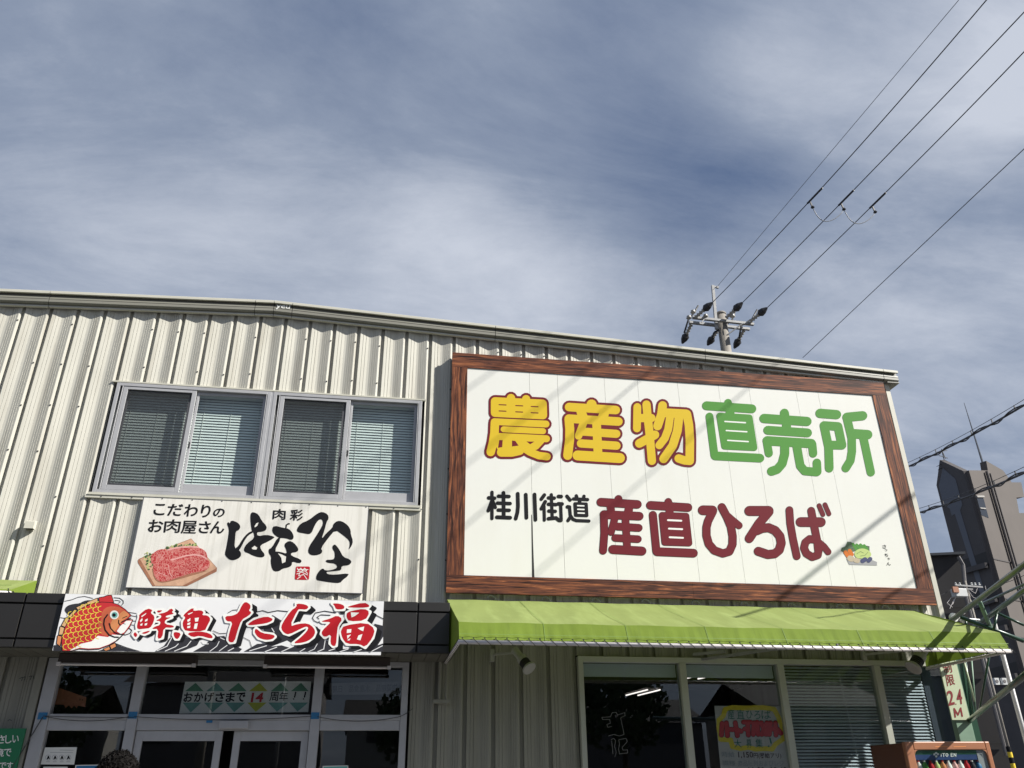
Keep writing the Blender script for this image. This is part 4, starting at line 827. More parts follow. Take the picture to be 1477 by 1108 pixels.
A = Art(T, .20, (0, 900, 5.33), 'sheet'); A.P('orange_tone', [(435, 485), (665, 565), (655, 640), (600, 628), (590, 650), (570, 628), (550, 650), (530, 625), (505, 648), (490, 622), (415, 620)]); A.P('p_black', [(612, 575), (618, 576), (617, 590), (611, 588)], 1).P('p_black', [(630, 578), (636, 580), (634, 592), (629, 590)], 1); A.done()
T = thing('reflected_sign', (-.1, .5, 2.6), 'dim food department sign read backwards through the right transom pane', 'sign')  # street sign's reflection, painted as a mirrored sheet behind the glass
A = Art(T, .30, (480, 860, 4.467), 'board'); A.P('far_wall2', [(-20, 560), (432, 550), (428, 632), (-22, 636)]); A.T('interior_dark', '惣菜用品　水産食品　日用', [(0, 575), (418, 565), (415, 615), (0, 622)], 2, .02, flip=True); A.done()
T = thing('notice_sheet', (-3.16, .03, 1.85), 'pale notice sheet with four round icons on the lower left pane', 'notice')
A = Art(T, .040, (0, 900, 5.33), 'sheet'); A.P('paper', [(345, 950), (592, 948), (570, 1082), (312, 1080)]); A.done()
A = Art(T, .038, (0, 900, 5.33), 'notice_print')
for x in (370, 422, 475, 525):
    A.S('p_grey', 22, [(x, 1028)]); A.S('paper', 19, [(x, 1028)], 1); A.S('p_black', 5, [(x-6, 1038), (x+2, 1018), (x+8, 1036)], 2); A.S('p_grey', 2, [(x-14, 1060), (x+12, 1060)])
A.S('p_grey', 1.6, [(460, 970), (565, 972)]).S('p_grey', 1.6, [(385, 988), (560, 990)]); A.done()
T = thing('notice_sheet', (-3.1, .03, 1.7), 'second white notice just below the sheet with round icons', 'notice'); A = Art(T, .040, (0, 900, 5.33), 'sheet'); A.P('paper', [(335, 1098), (520, 1098), (505, 1240), (300, 1240)]); A.done()
T = thing('blue_flyer', (-2.8, .03, 1.7), 'blue edged flyer on the lower left pane beside the person', 'flyer'); A = Art(T, .040, (0, 900, 5.33), 'sheet'); A.P('paper', [(580, 1085), (755, 1082), (745, 1240), (560, 1240)]); A.P('tape', [(588, 1092), (748, 1089), (738, 1235), (568, 1235)], 1); A.done()
T = thing('blue_flyer', (-.3, .03, 1.7), 'dark teal flyer at the foot of the lower right pane', 'flyer'); A = Art(T, .040, (250, 900, 5.33), 'sheet'); A.P('paper', [(1148, 1092), (1345, 1088), (1345, 1240), (1145, 1240)]); A.P('p_teal', [(1155, 1098), (1338, 1094), (1338, 1235), (1152, 1235)], 1); A.done()
T = thing('green_sign', (-3.7, -.02, 1.9), 'green sign board with white hiragana at the lower left wall', 'sign')
MB().box((-5.0, -.045, 1.2), (-3.555, -.02, 2.205)).build('board', 'sign_green', T)
A = Art(T, -.048, (0, 1020, 12.59))
for c_, q in (('や', (-250, 500, -130, 660)), ('さ', (-60, 510, 95, 660)), ('し', (100, 512, 215, 660)), ('い', (228, 512, 345, 645)), ('環', (-220, 755, -100, 900)), ('境', (-100, 755, 75, 900)), ('で', (75, 755, 210, 895)), ('で', (-10, 1005, 120, 1130)), ('す', (125, 998, 240, 1130))): A.T('p_white', c_, [(q[0], q[1]), (q[2], q[1]), (q[2]-8, q[3]), (q[0]-8, q[3])], 0, .012)
A.done()
for q, lab in (((150, 430, 320, 385), 'faint handwritten marks on the grey pilaster left of the shop door'),):
    T = thing('wall_marking', (-3.7, 0, 2.6), lab, 'marking'); A = Art(T, .0, (0, 900, 5.33), 'scribble')
    for p in ([(150, 420), (175, 410), (165, 438)], [(180, 412), (195, 405), (190, 432)], [(225, 405), (245, 400), (232, 430)], [(255, 400), (265, 432)], [(285, 400), (290, 425)], [(308, 395), (312, 420)], [(60, 745), (75, 735), (90, 745)], [(185, 770), (200, 765)]): A.S('dark_steel', 2.5, p)
    A.done()
# recruiting poster in the second pane
T = thing('poster', (4.6, .06, 1.8), 'hand drawn recruiting poster with fat red letters in the second shop window pane', 'poster')
CP = (1030, 1010, 11.31); A = Art(T, .066, CP, 'sheet'); A.P('pink_paper', [(3, 92), (1065, 100), (1240, 1240), (120, 1240)]); A.done()
A = Art(T, .062, CP, 'poster_print'); y_ = 'poster_yellow'
A.S(y_, 40, [(180, 150), (150, 260), (80, 320), (80, 460), (110, 640), (270, 650), (300, 760), (430, 790), (560, 770), (680, 800), (850, 790), (950, 800), (1000, 720), (1130, 630), (1100, 400), (1040, 260), (980, 150), (800, 120), (500, 130), (300, 120), (180, 150)])
for c_, q in (('産', (220, 150, 325, 310)), ('直', (365, 155, 490, 305)), ('ひ', (520, 170, 625, 300)), ('ろ', (650, 175, 750, 305)), ('ば', (770, 160, 925, 305)), ('大', (320, 640, 445, 775)), ('募', (520, 635, 610, 780)), ('集', (670, 630, 790, 778))): A.T('poster_green', c_, [(q[0], q[1]), (q[2], q[1]), (q[2]+8, q[3]), (q[0]+8, q[3])], 1, .0)
A.S('poster_green', 12, [(910, 620), (930, 700)], 1).S('poster_green', 14, [(890, 755)], 1)
rd = 'poster_red'
for p in ([(130, 380), (120, 570)], [(200, 370), (220, 580)], [(230, 475), (310, 480)], [(345, 370), (380, 580)], [(350, 470), (440, 510)], [(480, 360), (590, 360)], [(550, 400), (560, 570)], [(500, 470), (520, 470)], [(650, 370), (640, 560)], [(700, 360), (720, 560)], [(770, 370), (850, 560)], [(860, 370), (780, 560)], [(920, 370), (900, 560)], [(880, 470), (980, 470)], [(1000, 370), (1010, 570)], [(1030, 470), (1090, 540)]):
    A.S('p_black', 42, p, 2).S(rd, 36, p, 3)
for c_, q in (('時給', (120, 840, 330, 930)), ('1,150', (390, 845, 630, 950)), ('円(昇給アリ)', (640, 860, 1090, 960)), ('職種', (130, 985, 340, 1070)), ('商品陳列およびレジ', (385, 980, 1130, 1080)), ('11:00~18:45', (560, 1095, 1180, 1180))): A.T('p_marline' if '1' in c_ or '円' in c_ else 'p_grey', c_, [(q[0], q[1]), (q[2], q[1]), (q[2]+10, q[3]), (q[0]+10, q[3])], 1, .006)
A.done()
# outline sticker in the first pane
T = thing('window_sticker', (2.8, .0, 2.2), 'thin white outline lettering sticker on the first shop window pane', 'sticker'); A = Art(T, .012, (780, 900, 5.33), 'outline_print')
for p in ([(470, 718), (535, 715), (550, 682), (580, 680), (590, 700), (645, 682), (648, 705), (615, 722), (622, 760), (635, 820), (640, 850), (605, 862), (560, 850), (520, 862)], [(470, 718), (475, 735), (530, 735), (535, 765), (508, 772), (515, 795), (545, 790)], [(540, 890), (560, 880), (575, 895), (568, 940), (580, 985), (570, 1020)], [(600, 890), (655, 880), (665, 905), (625, 950), (632, 970), (668, 968), (668, 992), (605, 1000), (598, 960), (605, 930), (600, 890)], [(545, 900), (555, 1000)]): A.S('p_grey', 1.1, p)
A.done()
# ------------------------------------------------------------------ clearance sign and green gate
GT = thing('steel_gate', (7.45, -.35, 0), 'green lattice steel gate reaching out of the picture at the right end of the shop', 'gate')
MB().box((7.14, -.30, 0), (7.355, -.22, 3.15)).build('post', 'green_pale', GT, bevel=.006)
MB().box((7.58, .03, 0), (7.69, .14, 3.2)).build('post', 'green_steel', GT)
def L3(p, q, Y1, Y2, r, nm='chord', m_='green_steel'):
    r *= .85
    a = at(*p, Y1); b2 = at(*q, Y2); d = (b2-a); MB().tube([a-d*.04, b2+d*.9], r, 8).build(nm, m_, GT, smooth=True); return a, b2
a1, b1 = L3((1375, 893), (1477, 815), -.45, -2.9, .036)
a2, b2_ = L3((1407, 903), (1477, 852), -.1, -2.2, .036)
a3, b3 = L3((1400, 1038), (1477, 975), -.35, -2.8, .036)
a4, b4 = L3((1413, 872), (1477, 843), -.45, -2.0, .018, 'brace')
def br(p, q, Y1, Y2, r=.016, m_='green_steel'): MB().tube([at(*p, Y1), at(*q, Y2)], r, 7).build('brace', m_, GT, smooth=True)
br((1413, 868), (1430, 908), -1.2, -.6, .026, 'green_pale'); br((1385, 890), (1477, 925), -.6, -.9, .026)
br((1440, 885), (1477, 902), -1.0, -1.2, .016); br((1393, 895), (1394, 905), -.5, -.5); br((1438, 886), (1433, 910), -1, -1)
br((1392, 948), (1404, 1035), .0, .0, .012); br((1401, 948), (1408, 1035), .0, .0, .010, 'green_pale'); br((1427, 945), (1411, 1035), -.9, -.45, .013); br((1390, 952), (1406, 1012), -.2, -.2, .010, 'plate')
T = thing('clearance_sign', (7.1, -.32, 2.3), 'tall pale height limit plate with dark red figures on the green post', 'sign')
pl_ = [at(1340, 920, -.32), at(1369, 920, -.32), at(1397.3, 1036, -.32), at(1376.5, 1038, -.32)]
pt = MB(); x0_, x1_ = 7.09, 7.325; pt.box((7.085, -.32, 2.29), (7.328, -.305, 3.10)); pt.build('plate', 'plate', T)
A = Art(T, -.3225, (1230, 920, 6.923)); A.T('text_red', '制', [(898, 262), (978, 252), (996, 345), (915, 362)], 0, .012).T('text_red', '限', [(925, 372), (1005, 365), (1026, 468), (945, 485)], 0, .012)
A.T('text_red', '2', [(935, 530), (1000, 522), (1020, 665), (955, 682)], 0, .018).T('text_red', '4', [(1030, 515), (1082, 508), (1100, 660), (1045, 668)], 0, .018).S('text_red', 6, [(1030, 662)]).S('text_red', 8, [(1024, 790), (1013, 708), (1052, 770), (1078, 702), (1094, 782)])
A.done()
o = thing('ring_lamp', (7.6, -.2, 3.4), 'round white lamp behind the right end of the green awning beside the gate', 'lamp')
p = at(1375.5, 891, -.2); MB().lathe(tuple(p), [(.030, -.02), (.055, -.02), (.062, .0), (.055, .02), (.030, .02)], 18, 'y').build('lamp_ring', 'paper', o); q = at(1420, 895, -.2); MB().tube([p, q], .012, 8).tube([at(1386, 893, -.2), at(1391, 897, -.2)], .03, 8).build('lamp_arm', 'tube_white', o)
# ------------------------------------------------------------------ vending machine
VM = thing('vending_machine', (6.4, -.65, 0), 'orange brown drinks vending machine with lit blue header in front of the right window', 'vending machine')
vx0, vx1, vy, vz = 5.93, 6.985, -1.0, 2.015
MB().box((vx0, vy+.06, .12), (vx1, -.30, vz-.01)).build('cabinet', 'vend_side', VM, bevel=.012)
MB().box((vx0, vy, .12), (vx0+.10, vy+.06, vz)).box((vx1-.06, vy, .12), (vx1, vy+.06, vz)).box((vx0+.10, vy, vz-.085), (vx1-.06, vy+.06, vz)).box((vx0+.10, vy, .12), (vx1-.06, vy+.06, 1.05)).build('front_frame', 'vend', VM, bevel=.01)
cn = MB()
for cx_, sx in ((vx0+.099, 1), (vx1-.059, -1)):
    cn.poly([(cx_, vy+.001, vz-.084)]+[(cx_+sx*(.06-.06*math.sin(t)), vy+.001, vz-.084-.06+.06*math.cos(t)) for t in [k*math.pi/12 for k in range(7)]])
cn.build('corner_fillet', 'vend', VM, fixn=False)
MB().box((vx0+.10, vy+.055, 1.05), (vx1-.06, vy+.2, vz-.085)).build('display_back', 'vend_in', VM)
MB().box((vx0+.10, vy+.028, vz-.130), (vx1-.06, vy+.05, vz-.086)).build('header_band', 'vend_green', VM); MB().box((vx0+.10, vy+.030, vz-.185), (vx1-.06, vy+.05, vz-.1305)).build('header_band', 'vend_blue', VM)
MB().box((vx1-.17, vy+.026, 1.05), (vx1-.061, vy+.05, vz-.086)).build('side_panel', 'p_grey', VM)
A = Art(VM, vy+.025, (1290, 1060, 10.55), 'header_print')

for pl in ([(712, 282), (712, 330)], [(730, 282), (772, 282)], [(751, 282), (751, 330)], [(800, 282), (784, 296), (784, 316), (800, 329), (816, 316), (816, 296), (800, 282)], [(888, 281), (862, 281), (862, 329), (888, 329)], [(862, 305), (884, 305)], [(906, 330), (906, 281), (938, 329), (938, 280)]): A.S('p_white', 5, pl)

for (x, y) in ((636, 278), (608, 297), (664, 295), (638, 328)): A.S('p_white', 17, [(x, y)])
A.S('vend_blue', 9, [(636, 300)], 1); A.done()
bc = ['paper', 'p_green', 'p_red', 'p_cabbage', 'p_orange', 'p_white', 'p_fat', 'p_white', 'p_red', 'p_dark', 'tape']
for k in range(11):
    x = vx0+.148+k*.0735; lab_ = ['white bottle', 'green bottle', 'red topped can', 'pale yellow bottle', 'orange label bottle', 'slim white bottle', 'pink bottle', 'cream bottle', 'red and white bottle', 'black coffee can', 'blue can'][k]
    T = thing('drink_bottle', (x, vy+.05, 1.62), lab_+' on display, number %s from the left in the vending machine window' % ['one', 'two', 'three', 'four', 'five', 'six', 'seven', 'eight', 'nine', 'ten', 'eleven'][k], 'bottle', 'display drinks in the vending machine')
    MB().lathe((x, vy+.045, 1.62), [(.030, 0), (.034, .01), (.034, .13), (.028, .160), (.014, .182), (.014, .19)], 12).build('bottle_body', bc[k], T, smooth=True)
    MB().lathe((x, vy+.045, 1.809), [(.013, 0), (.013, .014)], 10).build('cap', 'p_white' if k % 2 else 'p_red', T); MB().lathe((x, vy+.045, 1.66), [(.0345, 0), (.0345, .075)], 12).build('label', bc[(k*3+5) % 11], T, smooth=True)
MB().box((vx0+.10, vy+.006, 1.05), (vx1-.06, vy+.009, vz-.086)).build('pane', 'glass', VM)
A = Art(VM, vy-.0015, (1290, 1060, 10.55), 'front_print'); A.P('p_orange', [(620, 175), (820, 170), (820, 188), (620, 192)]).P('p_orange', [(900, 175), (1090, 170), (1090, 186), (900, 192)]); A.done()
# ------------------------------------------------------------------ utility pole behind the roof, its wires
PL = thing('utility_pole', (9.88, 10, 0), 'concrete utility pole with crossarms rising behind the shop roof', 'utility pole')
ptop = at(1040, 455, 10); px_, pz = ptop.x, ptop.z
MB().tube([(px_, 10, 0), (px_, 10, pz)], [.21, .15], 16).lathe((px_, 10, pz), [(.16, 0), (.165, .05), (.14, .09), (.02, .11)], 16).build('pole', 'concrete', PL, smooth=True)
def crossarm(p, q, Y):
    a, b_ = at(*p, Y), at(*q, Y); MB().bar(a, b_, .09, .075).build('crossarm', 'steel', PL); return a, b_
ca, cb = crossarm((999, 458), (1087, 468), 9.78); cc, cdn = crossarm((994, 465), (1081, 475), 10.22)
MB().bar(at(1033.5, 475, 9.9), at(1028, 412, 9.9), .085, .07).bar(at(1029, 413.5, 9.9), at(1036.5, 415, 9.9), .05).box(*[tuple(at(*a_, 9.9)+Vector((0, s_*.03, 0))) for a_, s_ in (((1033, 413), 1), ((1036, 416), -1))]).build('top_extension', 'steel', PL)
MB().bar(at(1049, 483, 9.85), at(1072, 466, 9.75), .035).bar(at(1012, 465, 9.75), at(1016, 460, 9.75), .03).build('brace', 'steel', PL)
def insul(p, q, Y1, Y2, nm='insulator'):
    a, b_ = at(*p, Y1), at(*q, Y2); d = b_-a; mb = MB()
    pts = []; rs = []
    for k in range(13):
        t = k/12; pts.append(a+d*t*.55); rs.append(.075 if k % 3 == 1 else .04)
    mb.tube(pts, rs, 10); I = mb.build(nm, 'porcelain', PL, smooth=True)
    MB().tube([a+d*.5, a+d*.62, a+d*.8, b_], [.06, .12, .10, .03], 9).build('wire_clamp', 'wire', I)
# toward the viewer (three line ends) and away behind (three hanging)
ends = [((1003, 458), (1027.5, 436.5)), ((1047, 459), (1071, 436.5)), ((1082, 464), (1106.5, 444))]
for (p, q) in ends: insul(p, q, 9.7, 9.25)
hang_ = [((997, 468), (984, 495.5)), ((1036, 475), (1020.5, 498)), ((1073, 476), (1059, 502.5))]
for (p, q) in hang_: insul(p, q, 10.3, 10.9)
for pts in ([(1007, 441), (1002, 450), (993, 461), (987, 480)], [(1061, 447), (1056, 462), (1045, 470), (1030, 480), (1026, 490)], [(1092, 447), (1085, 460), (1069, 470), (1066, 488)]):
    MB().tube([at(*a_, 10.0) for a_ in pts], .028, 7).build('jumper', 'wire', PL, smooth=True)
for a_ in ((1000, 452), (994, 460), (1018, 458), (1057, 458)): MB().lathe(tuple(at(*a_, 9.75)), [(.05, 0), (.09, .03), (.05, .06), (.07, .09), (.02, .11)], 10).build('pin_insulator', 'porcelain', PL, smooth=True)
def wire(label, A_, B_, r, ext=1.0, sag=.0, m_='wire', cat='power line', group=None, name='power_line'):
    A_ = Vector(A_); B_ = Vector(B_); E_ = A_+(B_-A_)*ext; n = 28
    pts = [A_.lerp(E_, i/n)+Vector((0, 0, -4*sag*(i/n)*(1-i/n))) for i in range(n+1)]
    o = MB().tube(pts, r, 6).build(name, m_, None, smooth=True); return tag(o, label, cat, group), pts
labs = ['upper left thick power line ending at the pole behind the roof', 'middle thick power line ending at the pole behind the roof', 'lowest of the three thick power lines ending at the pole behind the roof']
mids = [(1168, 290), (1213, 293), (1258, 297)]
fars = [(1423, 0), (1473, 22), (1477, 75)]
Ymid = 4.2; clampP = []
for k in range(3):
    A_ = at(*ends[k][1], 9.25); M2 = at(*mids[k], 4.6); Fz = at(*fars[k], -1.2)
    n = 10; d2 = (Fz-M2); pts = [A_, M2, Fz, Fz+d2*1.6]
    # smooth line through the three fixed points
    def bz(t, P0=A_, P1=M2, P2=Fz):
        tm = (P1-P0).length/((P1-P0).length+(P2-P1).length)
        l0 = (t-tm)*(t-1)/(tm*1.0); l1 = t*(t-1)/(tm*(tm-1)); l2 = t*(t-tm)/(1*(1-tm)); return P0*l0+P1*l1+P2*l2
    pts = [bz(i/30*1.7) for i in range(31)]
    o = MB().tube(pts, .0125, 6).build('power_line', 'wire', None, smooth=True); tag(o, labs[k], 'power line', 'thick power lines to the pole')
    cl = MB().bar(M2+(M2-A_).normalized()*.5, M2-(M2-A_).normalized()*.1, .035).bar(M2, M2+Vector((.03, 0, -.16)), .03).lathe(tuple(M2+Vector((.04, 0, -.22))), [(.03, 0), (.05, .02), (.03, .06)], 8).build('line_clamp', 'wire', o)
    clampP.append(M2+Vector((.04, 0, -.2)))
for k in range(2):
    a_, b_ = clampP[k], clampP[k+1]; pts = [a_.lerp(b_, i/14)+Vector((-.15*math.sin(math.pi*i/14), 0, -.42*math.sin(math.pi*i/14)**.8)) for i in range(15)]
    tag(MB().tube(pts, .010, 5).build('jumper_loop', 'wire_grey', None, smooth=True), 'thin sagging cable loop between the '+('left and middle' if k == 0 else 'middle and right')+' thick power lines', 'cable')
wire('thin grey line above the thick power lines', at(1035, 413, 9.9), at(1383, 0, -.8), .007, 1.6, 0, 'wire_grey')
wire('thin single line crossing the sky at right below the power lines', at(1158, 516, 12), at(1477, 215, 1.0), .011, 1.6, .0, 'wire_grey')
def bundle(label, p, q, Y1, Y2, r, ext):
    a_, b_ = at(*p, Y1), at(*q, Y2); T = thing('cable_bundle', tuple(a_), label, 'cable bundle', 'cable bundles at the right edge'); e_ = a_+(b_-a_)*ext; d = (e_-a_).normalized(); u_ = d.cross(Vector((0, 0, 1))).normalized(); v_ = u_.cross(d)
    n = 60; sg = lambda t: Vector((0, 0, -.5*4*t*(1-t)*.4))
    MB().tube([a_.lerp(e_, i/n)+sg(i/n) for i in range(n+1)], r, 7).build('main_cable', 'wire', T, smooth=True)
    MB().tube([a_.lerp(e_, i/n)+sg(i/n)+(u_*math.cos(i*.8)+v_*math.sin(i*.8))*r*2.0 for i in range(n+1)], r*.7, 6).build('twisted_cable', 'wire', T, smooth=True)
    MB().tube([a_.lerp(e_, i/n)+sg(i/n)+Vector((0, 0, r*5)) for i in range(n+1)], r*.3, 5).build('carrier_wire', 'wire', T, smooth=True)
    for i in range(3, n, 5): c_ = a_.lerp(e_, i/n)+sg(i/n); MB().bar(c_-Vector((0, 0, r)), c_+Vector((0, 0, r*5.3)), r*.8).build('hanger', 'wire', T)
bundle('upper black cable bundle leaving the billboard edge at right', (1296, 679), (1477, 570), 10, 3.0, .022, 1.7)
bundle('lower black cable bundle passing before the brown tower', (1312, 743), (1477, 667), 10, 3.0, .022, 1.7)
# service cables overhead (out of frame) whose shade falls on the sign: they run between the street pole and the shop side
for k, (s1_, s2_, dist, r) in enumerate([(at(1150, 842, -.16), at(1312, 715, -.16), 8.5, .024), (at(1285, 856, -.16), at(1335, 822, -.16), 6.5, .014)]):
    a_, b_ = s1_+SUNV*dist, s2_+SUNV*dist; d = (b_-a_).normalized()
    o = MB().tube([a_-d*3.0, b_+d*9], r, 7).build('service_cable', 'wire', None, smooth=True); tag(o, ('thick' if k == 0 else 'thin')+' overhead service cable above the car park shading the billboard', 'cable')
# ------------------------------------------------------------------ far right: dark house, brown tower, transformer pole
def poly_prism(mb, pts, z0, z1):
    n = len(pts); mb.poly([(x, y, z1) for x, y in pts]); mb.poly([(x, y, z0) for x, y in reversed(pts)])
    for i in range(n): a_, b_ = pts[i], pts[(i+1) % n]; mb.poly([(*a_, z0), (*b_, z0), (*b_, z1), (*a_, z1)])
    return mb
H = thing('dark_house', (25, 27, 0), 'dark brown clad block with grey roof edge beside the tower', 'building')
hp0 = at(1330, 797, 27); hp1 = at(1381, 797.5, 25.5); hz_ = hp1.z
poly_prism(MB(), [(hp0.x-8, 28.5), (hp1.x, 25.5), (hp1.x+4, 36), (hp0.x-6, 38)], 0, hz_-.12).build('wall', 'house_dark', H)
poly_prism(MB(), [(hp0.x-8.2, 28.2), (hp1.x+.2, 25.2), (hp1.x+4.2, 36.2), (hp0.x-6.2, 38.2)], hz_-.12, hz_).build('roof', 'house_roof', H)
MB().tube([at(1382, 803, 25.1), at(1389, 815, 25.1), at(1393, 860, 25.1), at(1452, 1090, 25.1)], .09, 8).build('downpipe', 'far_wall2', H)
for z in (3.2, 6.2, 9.2): MB().bar((hp0.x-8, 28.42, z), (hp1.x-.02, 25.42, z), .05, .04).build('cladding_joint', 'interior_dark', H)
TW = thing('tower_building', (61, 60, 0), 'tall brown apartment tower with pointed parapet at the right edge', 'building')
C0 = at(1393, 679.5, 60); CL = at(1354, 700, 66); zc_ = C0.z; xL = CL.x
CRt = Vector((C0.x+16, 66.5, 0)); nL = Vector((CL.x, 66, 0)); 
zn_ = at(1468, 743, 63).z-.6
poly_prism(MB(), [(C0.x+.1, 60.1), (CRt.x, CRt.y), (CRt.x-4, 80), (nL.x+9, 76), (nL.x+.2, 66.2)], 0, zn_).build('wall', 'tower_wall', TW)
k_ = .22; q1 = (C0.x+(CRt.x-C0.x)*k_, 60+(CRt.y-60)*k_)
poly_prism(MB(), [(C0.x+.1, 60.1), q1, (q1[0]+3, q1[1]+6), (nL.x+4, 71), (nL.x+.2, 66.2)], zn_, CL.z-1.0).build('stair_head', 'tower_wall', TW)
# left face with a peaked top, its shade put into a darker colour, and the right face
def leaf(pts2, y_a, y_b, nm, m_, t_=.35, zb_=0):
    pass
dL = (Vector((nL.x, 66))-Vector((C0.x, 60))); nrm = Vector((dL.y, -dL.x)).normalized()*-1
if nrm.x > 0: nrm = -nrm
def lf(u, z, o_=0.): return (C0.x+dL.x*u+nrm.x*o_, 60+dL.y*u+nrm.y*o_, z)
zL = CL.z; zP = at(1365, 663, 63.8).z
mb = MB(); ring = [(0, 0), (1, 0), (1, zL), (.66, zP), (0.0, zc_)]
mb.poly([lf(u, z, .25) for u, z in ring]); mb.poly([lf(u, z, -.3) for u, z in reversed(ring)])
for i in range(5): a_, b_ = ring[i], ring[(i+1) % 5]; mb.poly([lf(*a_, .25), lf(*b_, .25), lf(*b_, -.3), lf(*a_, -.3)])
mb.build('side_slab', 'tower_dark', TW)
bn = MB(); bn.poly([lf(.30, zc_-.2, .28), lf(.62, zP-1.0, .28), lf(.92, zL-.3, .28), lf(.92, zL-2.4, .28), lf(.74, zL-3.2, .28), lf(.74, zL-4, .28), lf(.62, zL-4, .28), lf(.50, zL-12, .28), lf(.42, 12, .28), lf(.26, 12, .28), lf(.34, zL-12, .28), lf(.42, zL-4, .28), lf(.30, zL-3.6, .28)]); bn.build('painted_band', 'tower_band', TW, fixn=False)
dR = Vector((CRt.x-C0.x, CRt.y-60)); nR = Vector((dR.y, -dR.x)).normalized()
def rf_(u, z, o_=0.): return (C0.x+dR.x*u+nR.x*o_, 60+dR.y*u+nR.y*o_, z)
def uz(x, y, o_=.0):   # photo point on the right face
    d = ray(x, y); n3 = Vector((nR.x, nR.y, 0)); o3 = Vector((C0.x, 60, 0))+n3*o_; t = (o3-CAM).dot(n3)/d.dot(n3); p = CAM+d*t
    return ((p.x-C0.x)*dR.x+(p.y-60)*dR.y)/dR.length_squared, p.z
rt = [(1393, 679.5), (1421, 680), (1418.5, 666), (1443, 680), (1454, 695), (1455, 697), (1469, 697), (1473.5, 718), (1462, 719), (1466, 741), (1500, 742)]
r2 = [uz(*q) for q in rt]; r2 = [(0.004, 0)]+[(max(u, .004), z) for u, z in r2]+[(r2[-1][0], 0)]
mb = MB(); mb.poly([rf_(u, z, .3) for u, z in r2]); mb.poly([rf_(u, z, -.4) for u, z in reversed(r2)])
for i in range(len(r2)): a_, b_ = r2[i], r2[(i+1) % len(r2)]; mb.poly([rf_(*a_, .3), rf_(*b_, .3), rf_(*b_, -.4), rf_(*a_, -.4)])
mb.build('front_slab', 'tower_wall', TW)
def winR(pts, nm='window', m_='far_glass'):
    q = [uz(*p, .31) for p in pts]; W_ = MB().poly([rf_(u, z, .32) for u, z in q]).build(nm, m_, TW, fixn=False); return W_, q
W_, q = winR([(1408.5, 717), (1418, 717), (1426, 747.5), (1415.5, 743)])
MB().bar(rf_(*uz(1413, 733, .33), .36), rf_(*uz(1421, 734, .33), .36), .12).bar(rf_(*uz(1408, 716.5, .33), .36), rf_(*uz(1418.5, 716.5, .33), .36), .18).build('frame', 'far_wall', W_)
for a_, b_, r_ in (((1423, 680), (1452, 780), .14), ((1428, 683), (1460, 790), .09)):
    u1, z1 = uz(*a_, .5); u2, z2 = uz(*b_, .5); um = u1; MB().tube([rf_(um, z1, .5), rf_(um, 4, .5)], r_, 8).build('downpipe', 'tower_dark', TW)
for k in range(5):
    u1, z1 = uz(1405, 800+k*55, .3); MB().bar(rf_(.0, z1, .32), rf_(1.0, z1, .32), .06, .12).build('floor_joint', 'tower_dark', TW)
# open galleries on the left face: dark openings with a parapet slab
def winL(pts):
    n3 = Vector((nrm.x, nrm.y, 0)); q = []
    for x, y in pts:
        d = ray(x, y); o3 = Vector((C0.x, 60, 0))+n3*.27; t = (o3-CAM).dot(n3)/d.dot(n3); q.append(CAM+d*t)
    return q
for pts in ([(1388, 808), (1422, 795.5), (1427, 815), (1393, 824.5)], [(1404, 855), (1436, 843), (1441, 864), (1408, 876)], [(1427, 965), (1466, 954), (1471, 975), (1432, 985)], [(1425, 900), (1452, 893), (1456, 905), (1430, 912)]):
    q = winL(pts); G_o = MB().poly(q).build('gallery_opening', 'interior_dark', TW, fixn=False); MB().bar(q[3]+Vector((nrm.x*.3, nrm.y*.3, 0)), q[2]+Vector((nrm.x*.3, nrm.y*.3, 0)), .25, .5).build('parapet', 'tower_dark', G_o)
q = winL([(1434, 990)])[0]
for k in range(2):
    c_ = at(1437+k*11, 983, 50); T = thing('air_conditioner', tuple(c_), 'small white air conditioner on the tower gallery, '+('left' if k == 0 else 'right')+' one of two', 'air conditioner', 'air conditioners on the tower'); MB().box(c_+Vector((-.19, -.12, -.25)), c_+Vector((.19, .12, .25))).build('casing', 'ac_white', T); MB().lathe(tuple(c_+Vector((-.03, -.14, 0))), [(.13, 0), (.13, .01)], 14, 'y').build('fan_grille', 'far_wall2', T)
T = thing('roof_antenna', tuple(at(1362, 675, 64)), 'small branching television antenna on the tower peak', 'antenna')
MB().tube([at(1363, 668, 64), at(1358, 648, 64)], .05, 5).build('mast', 'wire', T)
for a_, b_ in (((1352, 652), (1366, 650)), ((1354, 657), (1367, 661)), ((1351, 673), (1362, 668)), ((1353, 678), (1364, 672)), ((1358, 648), (1364, 662)), ((1356, 655), (1360, 649))): MB().tube([at(*a_, 64), at(*b_, 64)], .04, 4).build('element', 'wire', T)
tag(MB().tube([at(1417.5, 668, 62), at(1390.5, 581, 62)], [.12, .03], 6).build('lightning_rod', 'wire_grey'), 'tall thin rod leaning up from the tower roof', 'rod')
TP = thing('utility_pole', (40, 40, 0), 'distant utility pole with a pale transformer before the dark block, hazard sleeve at its foot', 'utility pole')
a_, b_ = at(1392, 838, 24), at(1462, 1108, 24); MB().tube([(b_.x, 24, 0), (b_.x, 24, a_.z)], [.075, .055], 10).build('pole', 'concrete', TP, smooth=True)
MB().bar(at(1378, 844, 23.9), at(1417, 847, 23.9), .07).bar(at(1381, 849, 23.9), at(1403, 850, 23.9), .05).build('crossarm', 'steel', TP)
for x_ in (1379, 1385, 1402, 1407, 1413): MB().lathe(tuple(at(x_, 845, 23.9)), [(.03, 0), (.06, .04), (.03, .08), (.05, .12), (.02, .15)], 8).build('insulator', 'ac_white', TP)
